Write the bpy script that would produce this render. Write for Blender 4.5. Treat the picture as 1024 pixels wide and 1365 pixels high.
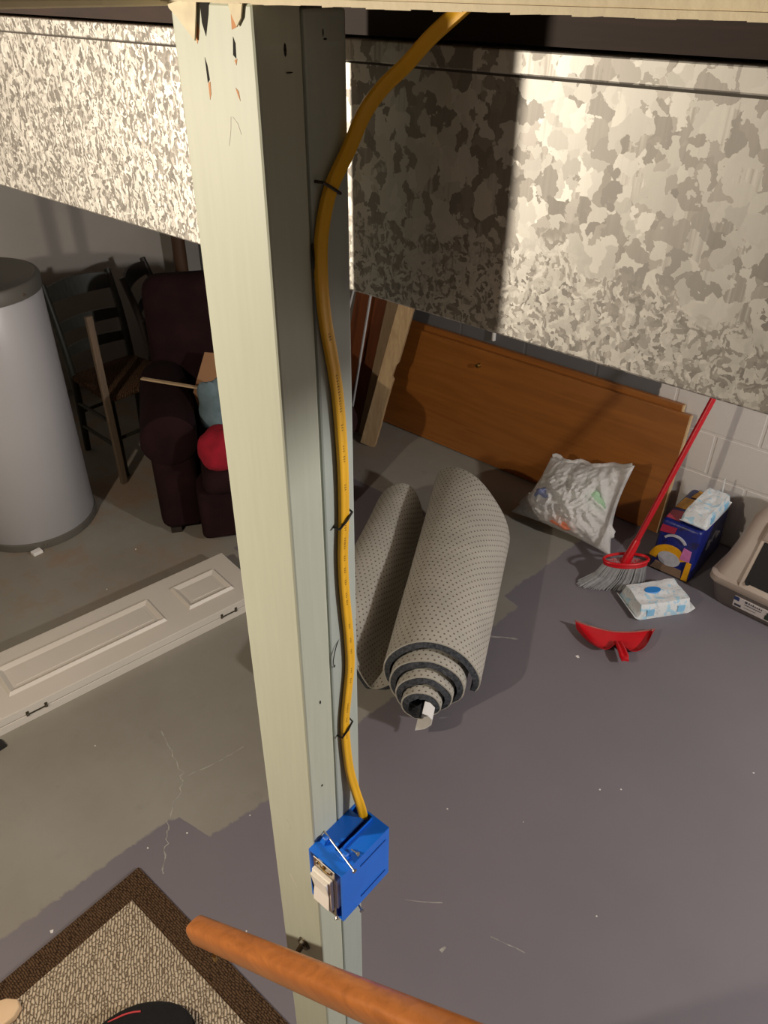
import bpy, bmesh, math, random
from mathutils import Vector, Matrix, noise as mnoise

random.seed(7)
for o in list(bpy.data.objects):
    bpy.data.objects.remove(o)
SC = bpy.context.scene
COL = SC.collection

# ------------------------------------------------------------------ camera
cd = bpy.data.cameras.new('camera')
cam = bpy.data.objects.new('camera', cd)
COL.objects.link(cam)
cd.sensor_fit = 'VERTICAL'
cd.sensor_height = 24.0
cd.lens = 24.0 * 1040.0 / 1365.0
cd.clip_start = 0.02
# columns: camera right, up, back, in world axes
M = Matrix(((0.758, -0.373, 0.535), (0.652, 0.425, -0.628), (0.007, 0.825, 0.565)))
q = M.to_quaternion()
q.normalize()
cam.rotation_mode = 'QUATERNION'
cam.rotation_quaternion = q
cam.location = (0, 0, 2.2)
SC.camera = cam

# ------------------------------------------------------------------ world, lamps, exposure
w = bpy.data.worlds.new('upstairs_light')
SC.world = w
w.use_nodes = True
w.node_tree.nodes['Background'].inputs[0].default_value = (1.0, 0.86, 0.68, 1)
w.node_tree.nodes['Background'].inputs[1].default_value = 0.04


def lamp(name, loc, power, col, rad):
    d = bpy.data.lights.new(name, 'POINT')
    d.energy = power
    d.color = col
    d.shadow_soft_size = rad
    o = bpy.data.objects.new(name, d)
    o.location = loc
    COL.objects.link(o)
    return o


lamp('stair_bulb', (-1.41, -0.70, 2.02), 106, (1.0, 0.885, 0.715), 0.03)
lamp('basement_bulb', (1.7, 1.95, 2.08), 200, (1.0, 0.95, 0.91), 0.08)

SC.view_settings.view_transform = 'Standard'
SC.view_settings.look = 'None'
SC.view_settings.gamma = 1
SC.view_settings.use_curve_mapping = False
SC.view_settings.exposure = 0.0


# ------------------------------------------------------------------ materials
def lin(c):
    def f(v):
        v /= 255.0
        return v / 12.92 if v <= 0.04045 else ((v + 0.055) / 1.055) ** 2.4
    return (f(c[0]), f(c[1]), f(c[2]), 1)


class N:
    def __init__(s, name):
        s.m = bpy.data.materials.new(name)
        s.m.use_nodes = True
        s.t = s.m.node_tree
        s.b = s.t.nodes['Principled BSDF']

    def n(s, typ, **kw):
        x = s.t.nodes.new(typ)
        for k, v in kw.items():
            setattr(x, k, v)
        return x

    def l(s, a, b):
        s.t.links.new(a, b)

    def math(s, op, a, b=None, clamp=False):
        x = s.n('ShaderNodeMath', operation=op)
        x.use_clamp = clamp
        for i, v in enumerate((a, b)):
            if v is None:
                continue
            if isinstance(v, (int, float)):
                x.inputs[i].default_value = v
            else:
                s.l(v, x.inputs[i])
        return x.outputs[0]

    def mix(s, fac, a, b, blend='MIX'):
        x = s.n('ShaderNodeMix', data_type='RGBA', blend_type=blend)
        for i, v in ((0, fac), (6, a), (7, b)):
            if isinstance(v, (int, float, tuple)):
                x.inputs[i].default_value = v
            else:
                s.l(v, x.inputs[i])
        return x.outputs[2]

    def noise(s, vec, scale, detail=3, rough=0.5, dist=0.0):
        x = s.n('ShaderNodeTexNoise')
        s.l(vec, x.inputs['Vector'])
        x.inputs['Scale'].default_value = scale
        x.inputs['Detail'].default_value = detail
        x.inputs['Roughness'].default_value = rough
        x.inputs['Distortion'].default_value = dist
        return x.outputs['Fac']

    def ramp(s, fac, stops, interp='LINEAR'):
        x = s.n('ShaderNodeValToRGB')
        x.color_ramp.interpolation = interp
        e = x.color_ramp.elements
        while len(e) < len(stops):
            e.new(0.5)
        for i, (p, c) in enumerate(stops):
            e[i].position = p
            e[i].color = c if isinstance(c, tuple) else (c, c, c, 1)
        s.l(fac, x.inputs[0])
        return x.outputs[0]

    def scale(s, vec, v):
        x = s.n('ShaderNodeMapping')
        x.inputs['Scale'].default_value = v
        s.l(vec, x.inputs[0])
        return x.outputs[0]

    def bump(s, h, strength, dist=0.01):
        x = s.n('ShaderNodeBump')
        x.inputs['Strength'].default_value = strength
        x.inputs['Distance'].default_value = dist
        s.l(h, x.inputs['Height'])
        s.l(x.outputs[0], s.b.inputs['Normal'])


def pbr(name, c, rough=0.6, metal=0.0, var=0.12, vs=6.0, bump=0.0, bs=60.0, stretch=None, world=False, spec=0.5, coat=0.0):
    k = N(name)
    col = lin(c)
    k.b.inputs['Roughness'].default_value = rough
    k.b.inputs['Metallic'].default_value = metal
    k.b.inputs['Specular IOR Level'].default_value = spec
    k.b.inputs['Coat Weight'].default_value = coat
    if world:
        vec = k.n('ShaderNodeNewGeometry').outputs['Position']
    else:
        vec = k.n('ShaderNodeTexCoord').outputs['Object']
    if stretch:
        vec = k.scale(vec, stretch)
    f = k.noise(vec, vs, 4)
    lo = tuple(max(0, v * (1 - var)) for v in col[:3]) + (1,)
    hi = tuple(min(1, v * (1 + var)) for v in col[:3]) + (1,)
    k.l(k.ramp(f, [(0.3, lo), (0.7, hi)]), k.b.inputs['Base Color'])
    if bump:
        k.bump(k.noise(vec, bs, 4), bump, 0.004)
    return k.m


def wood(name, c1, c2, axis=0, scale=5.0, rough=0.5, coat=0.0, bump=0.05):
    k = N(name)
    vec = k.n('ShaderNodeTexCoord').outputs['Object']
    st = [14.0, 14.0, 14.0]
    st[axis] = 1.0
    v = k.scale(vec, tuple(st))
    f1 = k.noise(v, scale, 5, 0.6, 1.2)
    f2 = k.noise(vec, 3.0, 2)
    f = k.math('ADD', k.math('MULTIPLY', f1, 0.75), k.math('MULTIPLY', f2, 0.25))
    k.l(k.ramp(f, [(0.35, lin(c1)), (0.65, lin(c2))]), k.b.inputs['Base Color'])
    k.b.inputs['Roughness'].default_value = rough
    k.b.inputs['Coat Weight'].default_value = coat
    k.b.inputs['Coat Roughness'].default_value = 0.25
    if bump:
        k.bump(f1, bump, 0.003)
    return k.m


def mat_floor():
    k = N('painted_concrete')
    pos = k.n('ShaderNodeNewGeometry').outputs['Position']
    sep = k.n('ShaderNodeSeparateXYZ')
    k.l(pos, sep.inputs[0])
    X, Y = sep.outputs[0], sep.outputs[1]
    t = k.math('DIVIDE', k.math('ADD', Y, 1.0), 5.0)
    pts = [(-1.0, -1.60), (0.16, -1.519), (0.667, -1.478), (0.722, -1.46), (0.728, -1.332), (0.951, -1.297), (1.385, -1.285),
           (2.036, -1.216), (2.281, -1.194), (2.289, -1.277), (2.46, -1.272), (2.47, -1.262), (2.80, -1.235), (3.4, -1.18)]
    ed = k.ramp(t, [((y + 1) / 5.0, x + 2.0) for y, x in pts])
    edge = k.math('SUBTRACT', ed, 2.0)
    wob = k.math('MULTIPLY', k.math('SUBTRACT', k.noise(pos, 22, 5, 0.7), 0.5), 0.045)
    d = k.math('SUBTRACT', k.math('ADD', X, wob), edge)
    mask = k.math('MULTIPLY', d, 130.0, True)
    # a second patch in the purple grey tone, behind the rolled rug
    a = k.math('MULTIPLY', k.math('SUBTRACT', k.math('ADD', 2.58, k.math('MULTIPLY', wob, 0.5)), Y), 130.0, True)
    b = k.math('MULTIPLY', k.math('ADD', X, 2.42), 130.0, True)
    c = k.math('MULTIPLY', k.math('SUBTRACT', Y, 1.75), 130.0, True)
    patch = k.math('MULTIPLY', k.math('MULTIPLY', a, b), k.math('MULTIPLY', c, k.math('MULTIPLY', k.math('SUBTRACT', -1.55, X), 60, True)))
    mask = k.math('MAXIMUM', mask, patch)
    n1 = k.noise(pos, 1.6, 5, 0.6)
    n2 = k.noise(pos, 11, 5, 0.65)
    old = k.mix(k.ramp(n1, [(0.35, 0.0), (0.7, 1.0)]), lin((150, 148, 140)), lin((136, 132, 122)))
    # bare brown worn patches on the left side of the basement
    left = k.math('MULTIPLY', k.math('SUBTRACT', -2.3, X), 2.0, True)
    stain = k.math('MULTIPLY', k.ramp(k.noise(pos, 2.6, 6, 0.7), [(0.47, 0.0), (0.60, 1.0)]), left)
    old = k.mix(k.math('MULTIPLY', stain, 0.8), old, lin((150, 128, 108)))
    old = k.mix(k.math('MULTIPLY', k.ramp(n2, [(0.6, 0.0), (0.8, 1.0)]), 0.25), old, lin((90, 88, 82)))
    new = k.mix(k.ramp(n1, [(0.3, 0.0), (0.75, 1.0)]), lin((116, 112, 119)), lin((124, 119, 125)))
    new = k.mix(k.math('MULTIPLY', k.ramp(n2, [(0.62, 0.0), (0.8, 1.0)]), 0.12), new, lin((140, 136, 138)))
    k.l(k.mix(mask, old, new), k.b.inputs['Base Color'])
    r = k.math('ADD', 0.52, k.math('MULTIPLY', n2, 0.12))
    k.l(r, k.b.inputs['Roughness'])
    k.b.inputs['Specular IOR Level'].default_value = 0.35
    k.bump(k.noise(pos, 45, 4, 0.6), 0.10, 0.004)
    return k.m


def mat_galv():
    k = N('galvanized_steel')
    pos = k.n('ShaderNodeTexCoord').outputs['Object']
    # wobble the coordinates so that the crystals get ragged outlines
    nz = k.n('ShaderNodeTexNoise')
    k.l(pos, nz.inputs['Vector'])
    nz.inputs['Scale'].default_value = 60
    nz.inputs['Detail'].default_value = 4
    sub = k.n('ShaderNodeVectorMath', operation='SUBTRACT')
    k.l(nz.outputs['Color'], sub.inputs[0])
    sub.inputs[1].default_value = (0.5, 0.5, 0.5)
    sc = k.n('ShaderNodeVectorMath', operation='SCALE')
    k.l(sub.outputs[0], sc.inputs[0])
    sc.inputs['Scale'].default_value = 0.030
    add = k.n('ShaderNodeVectorMath', operation='ADD')
    k.l(pos, add.inputs[0])
    k.l(sc.outputs[0], add.inputs[1])
    p = k.scale(add.outputs[0], (1.0, 1.0, 0.75))

    def vor(scale):
        v = k.n('ShaderNodeTexVoronoi')
        v.inputs['Scale'].default_value = scale
        k.l(p, v.inputs['Vector'])
        return v.outputs['Color']
    va, vb = vor(95), vor(260)
    big = k.noise(pos, 7, 2)
    sp = k.n('ShaderNodeSeparateXYZ')
    k.l(pos, sp.inputs[0])
    low = k.math('SUBTRACT', 0.75, k.math('MULTIPLY', sp.outputs[2], 5.5))
    lft = k.math('MULTIPLY', k.math('SUBTRACT', 0.08, sp.outputs[0]), 2.2, True)
    sel = k.math('ADD', k.math('ADD', k.math('MULTIPLY', k.math('SUBTRACT', big, 0.5), 1.6), low), lft)
    cmix = k.mix(k.ramp(sel, [(0.35, 0.0), (0.60, 1.0)]), va, vb)
    p2 = k.n('ShaderNodeMapping')
    p2.inputs['Rotation'].default_value = (0, 0.35, 0)
    p2.inputs['Scale'].default_value = (1.0, 1.0, 0.45)
    k.l(add.outputs[0], p2.inputs[0])
    vc = k.n('ShaderNodeTexVoronoi')
    vc.inputs['Scale'].default_value = 300
    k.l(p2.outputs[0], vc.inputs['Vector'])
    cmix = k.mix(k.ramp(lft, [(0.05, 0.0), (0.25, 1.0)]), cmix, vc.outputs['Color'])
    bw = k.n('ShaderNodeSeparateColor')
    k.l(cmix, bw.inputs[0])
    grain = k.noise(k.scale(pos, (400, 400, 14)), 1.0, 3)
    tone = k.math('ADD', bw.outputs[0], k.math('MULTIPLY', k.math('SUBTRACT', grain, 0.5), 0.25))
    k.l(k.ramp(tone, [(0.10, lin((132, 128, 123))), (0.40, lin((152, 147, 141))), (0.47, lin((186, 183, 177))), (1.0, lin((202, 199, 193)))]), k.b.inputs['Base Color'])
    k.b.inputs['Metallic'].default_value = 0.72
    k.l(k.math('ADD', 0.47, k.math('MULTIPLY', bw.outputs[1], 0.12)), k.b.inputs['Roughness'])
    # every crystal tilts the reflected light a little
    g = k.n('ShaderNodeNewGeometry').outputs['Normal']
    s2 = k.n('ShaderNodeVectorMath', operation='SUBTRACT')
    k.l(cmix, s2.inputs[0])
    s2.inputs[1].default_value = (0.5, 0.5, 0.5)
    s3 = k.n('ShaderNodeVectorMath', operation='SCALE')
    k.l(s2.outputs[0], s3.inputs[0])
    s3.inputs['Scale'].default_value = 0.12
    a2 = k.n('ShaderNodeVectorMath', operation='ADD')
    k.l(g, a2.inputs[0])
    k.l(s3.outputs[0], a2.inputs[1])
    nn = k.n('ShaderNodeVectorMath', operation='NORMALIZE')
    k.l(a2.outputs[0], nn.inputs[0])
    k.l(nn.outputs[0], k.b.inputs['Normal'])
    return k.m


def mat_block():
    k = N('painted_block')
    pos = k.n('ShaderNodeNewGeometry').outputs['Position']
    sep = k.n('ShaderNodeSeparateXYZ')
    k.l(pos, sep.inputs[0])
    wob = k.math('MULTIPLY', k.math('SUBTRACT', k.noise(pos, 30, 4), 0.5), 0.02)
    m = k.math('MULTIPLY', k.math('SUBTRACT', k.math('ADD', sep.outputs[0], wob), -1.16), 150.0, True)
    k.l(k.mix(m, lin((98, 97, 98)), lin((214, 209, 203))), k.b.inputs['Base Color'])
    k.b.inputs['Roughness'].default_value = 0.55
    k.bump(k.noise(pos, 90, 5, 0.7), 0.25, 0.004)
    return k.m


def mat_pad():
    k = N('dotted_rug_backing')
    uv = k.n('ShaderNodeUVMap').outputs[0]
    sep = k.n('ShaderNodeSeparateXYZ')
    k.l(uv, sep.inputs[0])
    s = 0.0235
    row = k.math('DIVIDE', sep.outputs[1], s * 0.86)
    par = k.math('MULTIPLY', k.math('MODULO', k.math('FLOOR', k.math('ADD', row, 400)), 2.0), 0.5)
    u = k.math('FRACT', k.math('ADD', k.math('ADD', k.math('DIVIDE', sep.outputs[0], s), par), 100))
    v = k.math('FRACT', k.math('ADD', row, 400))
    du = k.math('MULTIPLY', k.math('SUBTRACT', u, 0.5), 1.0)
    dv = k.math('MULTIPLY', k.math('SUBTRACT', v, 0.5), 0.86)
    d = k.math('SQRT', k.math('ADD', k.math('MULTIPLY', du, du), k.math('MULTIPLY', dv, dv)))
    dot = k.math('MULTIPLY', k.math('SUBTRACT', 0.19, d), 14.0, True)
    pos = k.n('ShaderNodeTexCoord').outputs['Object']
    f = k.noise(pos, 6, 4)
    base = k.ramp(f, [(0.3, lin((176, 173, 163))), (0.7, lin((192, 189, 178)))])
    k.l(k.mix(k.math('MULTIPLY', dot, 0.9), base, lin((96, 78, 70))), k.b.inputs['Base Color'])
    k.b.inputs['Roughness'].default_value = 0.9
    k.bump(k.math('ADD', k.math('MULTIPLY', dot, 0.6), k.noise(pos, 180, 3)), 0.35, 0.003)
    return k.m


def mat_weave(name, c1, c2, sx, sy, amp, rot=0.0):
    k = N(name)
    pos = k.n('ShaderNodeTexCoord').outputs['Object']
    mp = k.n('ShaderNodeMapping')
    mp.inputs['Rotation'].default_value = (0, 0, rot)
    k.l(pos, mp.inputs[0])
    nz = k.noise(pos, 60, 4)
    sep = k.n('ShaderNodeSeparateXYZ')
    k.l(mp.outputs[0], sep.inputs[0])
    x = k.math('ADD', k.math('MULTIPLY', sep.outputs[0], sx), k.math('MULTIPLY', nz, 3.2))
    yy = k.math('ADD', k.math('MULTIPLY', sep.outputs[1], sy), k.math('MULTIPLY', k.noise(pos, 25, 3), 1.8))
    row = k.math('FLOOR', yy)
    y = k.math('FRACT', yy)
    xs = k.math('FRACT', k.math('ADD', x, k.math('MULTIPLY', row, 0.43)))
    hx = k.math('SINE', k.math('MULTIPLY', xs, math.pi))
    hy = k.math('SINE', k.math('MULTIPLY', y, math.pi))
    h = k.math('MULTIPLY', k.math('POWER', hx, 0.5), k.math('POWER', hy, 0.6))
    tone = k.math('MULTIPLY', h, k.math('ADD', 0.72, k.math('MULTIPLY', k.noise(pos, 120, 3), 0.5)))
    k.l(k.ramp(tone, [(0.25, lin(c1)), (0.75, lin(c2))]), k.b.inputs['Base Color'])
    k.b.inputs['Roughness'].default_value = 0.95
    k.b.inputs['Specular IOR Level'].default_value = 0.1
    k.bump(h, amp, 0.006)
    return k.m


def mat_plastic_film(name, col, alpha, bump=0.4, bs=18, rough=0.3):
    k = N(name)
    pos = k.n('ShaderNodeTexCoord').outputs['Object']
    k.b.inputs['Base Color'].default_value = lin(col)
    k.b.inputs['Roughness'].default_value = rough
    f = k.noise(pos, 9, 4, 0.6, 0.6)
    k.bump(k.noise(pos, bs, 5, 0.6, 1.5), bump, 0.02)
    tl = k.n('ShaderNodeBsdfTranslucent')
    tl.inputs[0].default_value = lin(col)
    tr = k.n('ShaderNodeBsdfTransparent')
    m1 = k.n('ShaderNodeMixShader')
    m1.inputs[0].default_value = 0.35
    k.l(k.b.outputs[0], m1.inputs[1])
    k.l(tl.outputs[0], m1.inputs[2])
    m2 = k.n('ShaderNodeMixShader')
    k.l(k.ramp(f, [(0.35, alpha * 0.4), (0.7, min(1, alpha * 1.5))]), m2.inputs[0])
    k.l(m1.outputs[0], m2.inputs[1])
    k.l(tr.outputs[0], m2.inputs[2])
    k.l(m2.outputs[0], k.t.nodes['Material Output'].inputs[0])
    return k.m


def mat_print(name, base, spots, scale=40.0, cut=0.55):
    k = N(name)
    pos = k.n('ShaderNodeTexCoord').outputs['Object']
    c = lin(base)
    out = None
    for i, (col, sc, th) in enumerate(spots):
        sh = k.n('ShaderNodeMapping')
        sh.inputs['Location'].default_value = (i * 3.1, i * 1.7, i * 2.3)
        k.l(pos, sh.inputs[0])
        f = k.ramp(k.noise(sh.outputs[0], sc, 2, 0.5, 0.4), [(th, 0.0), (th + 0.03, 1.0)])
        out = k.mix(f, c if out is None else out, lin(col))
    k.l(out, k.b.inputs['Base Color'])
    k.b.inputs['Roughness'].default_value = 0.35
    k.bump(k.noise(pos, 25, 4, 0.6, 1.0), 0.25, 0.01)
    return k.m


MT = {}
MT['floor'] = mat_floor()
MT['block'] = mat_block()
MT['galv'] = mat_galv()
MT['pad'] = mat_pad()
MT['mortar'] = pbr('mortar_paint', (176, 172, 166), 0.8, bump=0.3, bs=120, world=True)
MT['plaster'] = pbr('grey_plaster', (186, 180, 172), 0.7, var=0.08, vs=2, bump=0.05, bs=40, world=True)
MT['dimwall'] = pbr('low_bounce_wall', (104, 99, 92), 0.85, world=True)  # right and front walls coloured darker to cut the light they bounce
MT['ceiling'] = wood('subfloor_wood', (88, 62, 42), (120, 86, 58), 0, 3, 0.8)
MT['joist'] = wood('shade_toned_joist_wood', (36, 23, 17), (54, 34, 24), 0, 5, 0.75)  # wood colour darkened to stand in for the shade behind the stair header
MT['trim'] = pbr('cream_painted_drywall', (226, 210, 178), 0.7, var=0.05, vs=12, bump=0.25, bs=70, world=True)
MT['postpaint'] = pbr('sage_green_paint', (188, 192, 174), 0.5, var=0.025, vs=5, bump=0.03, bs=7, stretch=(30, 30, 2.2))
MT['postpaint2'] = pbr('sage_grey_paint', (172, 180, 172), 0.5, var=0.025, vs=5, bump=0.03, bs=7, stretch=(30, 30, 2.2))
MT['rawwood'] = wood('raw_split_wood', (196, 130, 84), (226, 170, 122), 2, 6, 0.8)
MT['paper'] = pbr('torn_paper', (234, 222, 192), 0.85, var=0.12, vs=60)
MT['dark'] = pbr('dark_gap', (28, 24, 22), 0.9)
MT['groove'] = pbr('seam_brown_grey', (70, 64, 58), 0.8)  # thin brown-grey line below the duct's top lip
MT['scratch'] = pbr('pale_scratch', (222, 222, 208), 0.7)
MT['cable'] = pbr('yellow_cable_jacket', (236, 178, 24), 0.42, var=0.06, vs=20, bump=0.06, bs=30)
MT['ink'] = pbr('cable_ink', (150, 108, 20), 0.6)
MT['black'] = pbr('black_metal', (26, 25, 26), 0.4, var=0.2)
MT['staple'] = pbr('staple_steel', (70, 64, 58), 0.38, metal=0.8)
MT['blue'] = pbr('blue_plastic', (22, 112, 226), 0.32, var=0.05, vs=20, bump=0.05, bs=200)
MT['bluedark'] = pbr('blue_plastic_inside', (10, 60, 140), 0.45)
MT['switch'] = pbr('white_switch_plastic', (250, 247, 240), 0.32, var=0.03)
MT['steel'] = pbr('zinc_steel', (196, 190, 180), 0.3, metal=1.0, var=0.1, vs=40)
MT['brass'] = pbr('brass', (196, 160, 92), 0.3, metal=1.0, var=0.1)
MT['rail'] = wood('varnished_oak_rail', (158, 92, 36), (188, 114, 50), 0, 3.5, 0.38, 0.35, 0.03)
MT['rugborder'] = mat_weave('brown_rug_binding', (46, 34, 24), (98, 76, 56), 60, 170, 0.5, 0.0)
MT['rugfield'] = mat_weave('beige_rug_weave', (128, 110, 90), (214, 199, 174), 52, 125, 0.9, 0.62)
MT['felt'] = pbr('black_felt', (16, 15, 16), 0.95, var=0.3, vs=80, bump=0.4, bs=300)
MT['redpipe'] = pbr('red_piping', (206, 66, 70), 0.7)
MT['tan'] = pbr('pale_tan_suede', (226, 196, 158), 0.85, var=0.08)
MT['white'] = pbr('white_gloss_paint', (216, 211, 202), 0.38, var=0.03, vs=4)
MT['hinge'] = pbr('worn_hinge', (92, 86, 70), 0.5, metal=0.7)
MT['heater'] = pbr('grey_enamel', (178, 178, 182), 0.32, var=0.03, vs=2)
MT['heatercap'] = pbr('dark_grey_cap', (96, 94, 88), 0.45, var=0.08)
MT['copper'] = pbr('dull_pipe', (120, 100, 84), 0.5, metal=0.5)
MT['chairgreen'] = wood('dark_green_stain', (34, 36, 30), (52, 52, 42), 2, 4, 0.5)
MT['chairdark'] = wood('dark_stained_wood', (34, 28, 24), (50, 40, 34), 2, 4, 0.5)
MT['rush'] = mat_weave('rush_seat', (62, 46, 34), (104, 80, 60), 30, 110, 0.6, 0.8)
MT['maroon'] = pbr('maroon_upholstery', (37, 20, 22), 0.95, var=0.25, vs=9, bump=0.3, bs=160, spec=0.15)
MT['stick'] = wood('grey_brown_stick', (88, 74, 60), (112, 94, 76), 2, 5, 0.7)
MT['slat'] = wood('pale_slat', (176, 150, 116), (200, 174, 138), 0, 5, 0.7)
MT['cardboard'] = pbr('cardboard', (158, 118, 84), 0.85, var=0.08)
MT['denim'] = pbr('blue_grey_cloth', (104, 124, 132), 0.95, var=0.15, vs=20, bump=0.3, bs=250)
MT['whitecloth'] = pbr('white_cloth', (206, 204, 200), 0.9)
MT['red'] = pbr('crimson_plush', (150, 10, 36), 0.9, var=0.2, vs=25, bump=0.4, bs=200)
MT['brownsteel'] = pbr('brown_painted_steel', (84, 60, 42), 0.5, var=0.15)
MT['doorwood'] = wood('orange_brown_veneer', (138, 82, 30), (158, 98, 40), 0, 1.6, 0.42, 0.15, 0.01)
MT['doorwood2'] = wood('dark_brown_veneer', (92, 46, 18), (112, 58, 24), 2, 1.8, 0.42, 0.15, 0.01)
MT['edgewood'] = wood('pale_door_edge', (190, 160, 118), (212, 184, 142), 0, 4, 0.7)
MT['pine'] = wood('weathered_pine', (168, 138, 100), (196, 168, 126), 2, 3, 0.75)
MT['pineold'] = wood('old_grey_pine', (142, 120, 92), (166, 142, 108), 2, 3, 0.75)
MT['alu'] = pbr('white_metal_track', (198, 198, 200), 0.4, metal=0.3)
MT['greyboard'] = pbr('grey_board', (122, 116, 110), 0.7)
MT['pvc'] = pbr('white_pvc', (224, 222, 218), 0.4, var=0.03)
MT['pile'] = pbr('charcoal_carpet_pile', (72, 75, 80), 0.98, var=0.45, vs=90, bump=0.8, bs=220, spec=0.1)
MT['tag'] = pbr('white_fabric_tag', (238, 238, 236), 0.7, var=0.02)
MT['film'] = mat_plastic_film('milky_bag_film', (246, 246, 244), 0.17, 0.75, 16, 0.25)
MT['redstring'] = pbr('dull_red_drawstring', (150, 70, 74), 0.5)
MT['gcont'] = pbr('green_wrapper', (168, 206, 172), 0.5)
MT['ocont'] = pbr('orange_wrapper', (240, 144, 112), 0.5)
MT['bcont'] = pbr('blue_wrapper', (124, 134, 176), 0.5)
MT['wcont'] = pbr('white_wrapper', (214, 214, 212), 0.6)
MT['redplastic'] = pbr('red_plastic', (196, 20, 32), 0.3, var=0.08, vs=14)
MT['redhandle'] = pbr('red_painted_handle', (186, 20, 34), 0.35, var=0.08)
MT['dust'] = pbr('dusty_rubber_lip', (150, 96, 88), 0.7, var=0.3, vs=30)
MT['bristle'] = pbr('grey_bristles', (158, 160, 163), 0.6, var=0.15, vs=60)
MT['wipes'] = mat_print('wipes_wrapper', (222, 228, 230), [((176, 214, 232), 30, 0.56), ((204, 210, 214), 60, 0.60)])
MT['wipeblue'] = pbr('blue_flap', (34, 132, 214), 0.3)
MT['wipepale'] = pbr('pale_blue_print', (140, 198, 234), 0.35)
MT['wipewhite'] = pbr('white_wrapper_end', (232, 236, 238), 0.35)
MT['packblue'] = mat_print('navy_package_film', (22, 34, 112), [((28, 26, 74), 14, 0.6)])
MT['packyellow'] = pbr('yellow_print', (216, 156, 24), 0.35, var=0.12, vs=30)
MT['packpink'] = pbr('pink_print', (196, 112, 168), 0.35, var=0.15, vs=40)
MT['packred'] = pbr('red_print', (164, 44, 70), 0.35)
MT['packgrey'] = pbr('pale_grey_print', (176, 178, 186), 0.35, var=0.15, vs=40)
MT['packbrown'] = pbr('kraft_print', (128, 104, 84), 0.5, var=0.12, vs=30)
MT['hood'] = pbr('warm_grey_plastic', (176, 162, 150), 0.4, var=0.04)
MT['hoodlip'] = pbr('pale_beige_plastic', (206, 192, 178), 0.35, var=0.03)
MT['tray'] = pbr('grey_brown_plastic', (108, 100, 97), 0.45, var=0.05)
MT['flap'] = pbr('smoked_flap', (22, 22, 24), 0.5, var=0.1, spec=0.25)
MT['label'] = pbr('paper_label', (214, 208, 206), 0.5, var=0.02)
MT['labeldark'] = pbr('label_ink', (70, 70, 82), 0.6)
MT['labelnavy'] = pbr('label_navy', (48, 62, 112), 0.6)
MT['catgreen'] = pbr('label_dark_green', (44, 58, 48), 0.6)
MT['crack'] = pbr('pale_crack_dust', (160, 158, 152), 0.9, var=0.3, vs=40)
MT['fleck'] = pbr('white_fleck', (226, 224, 220), 0.8)


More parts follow.
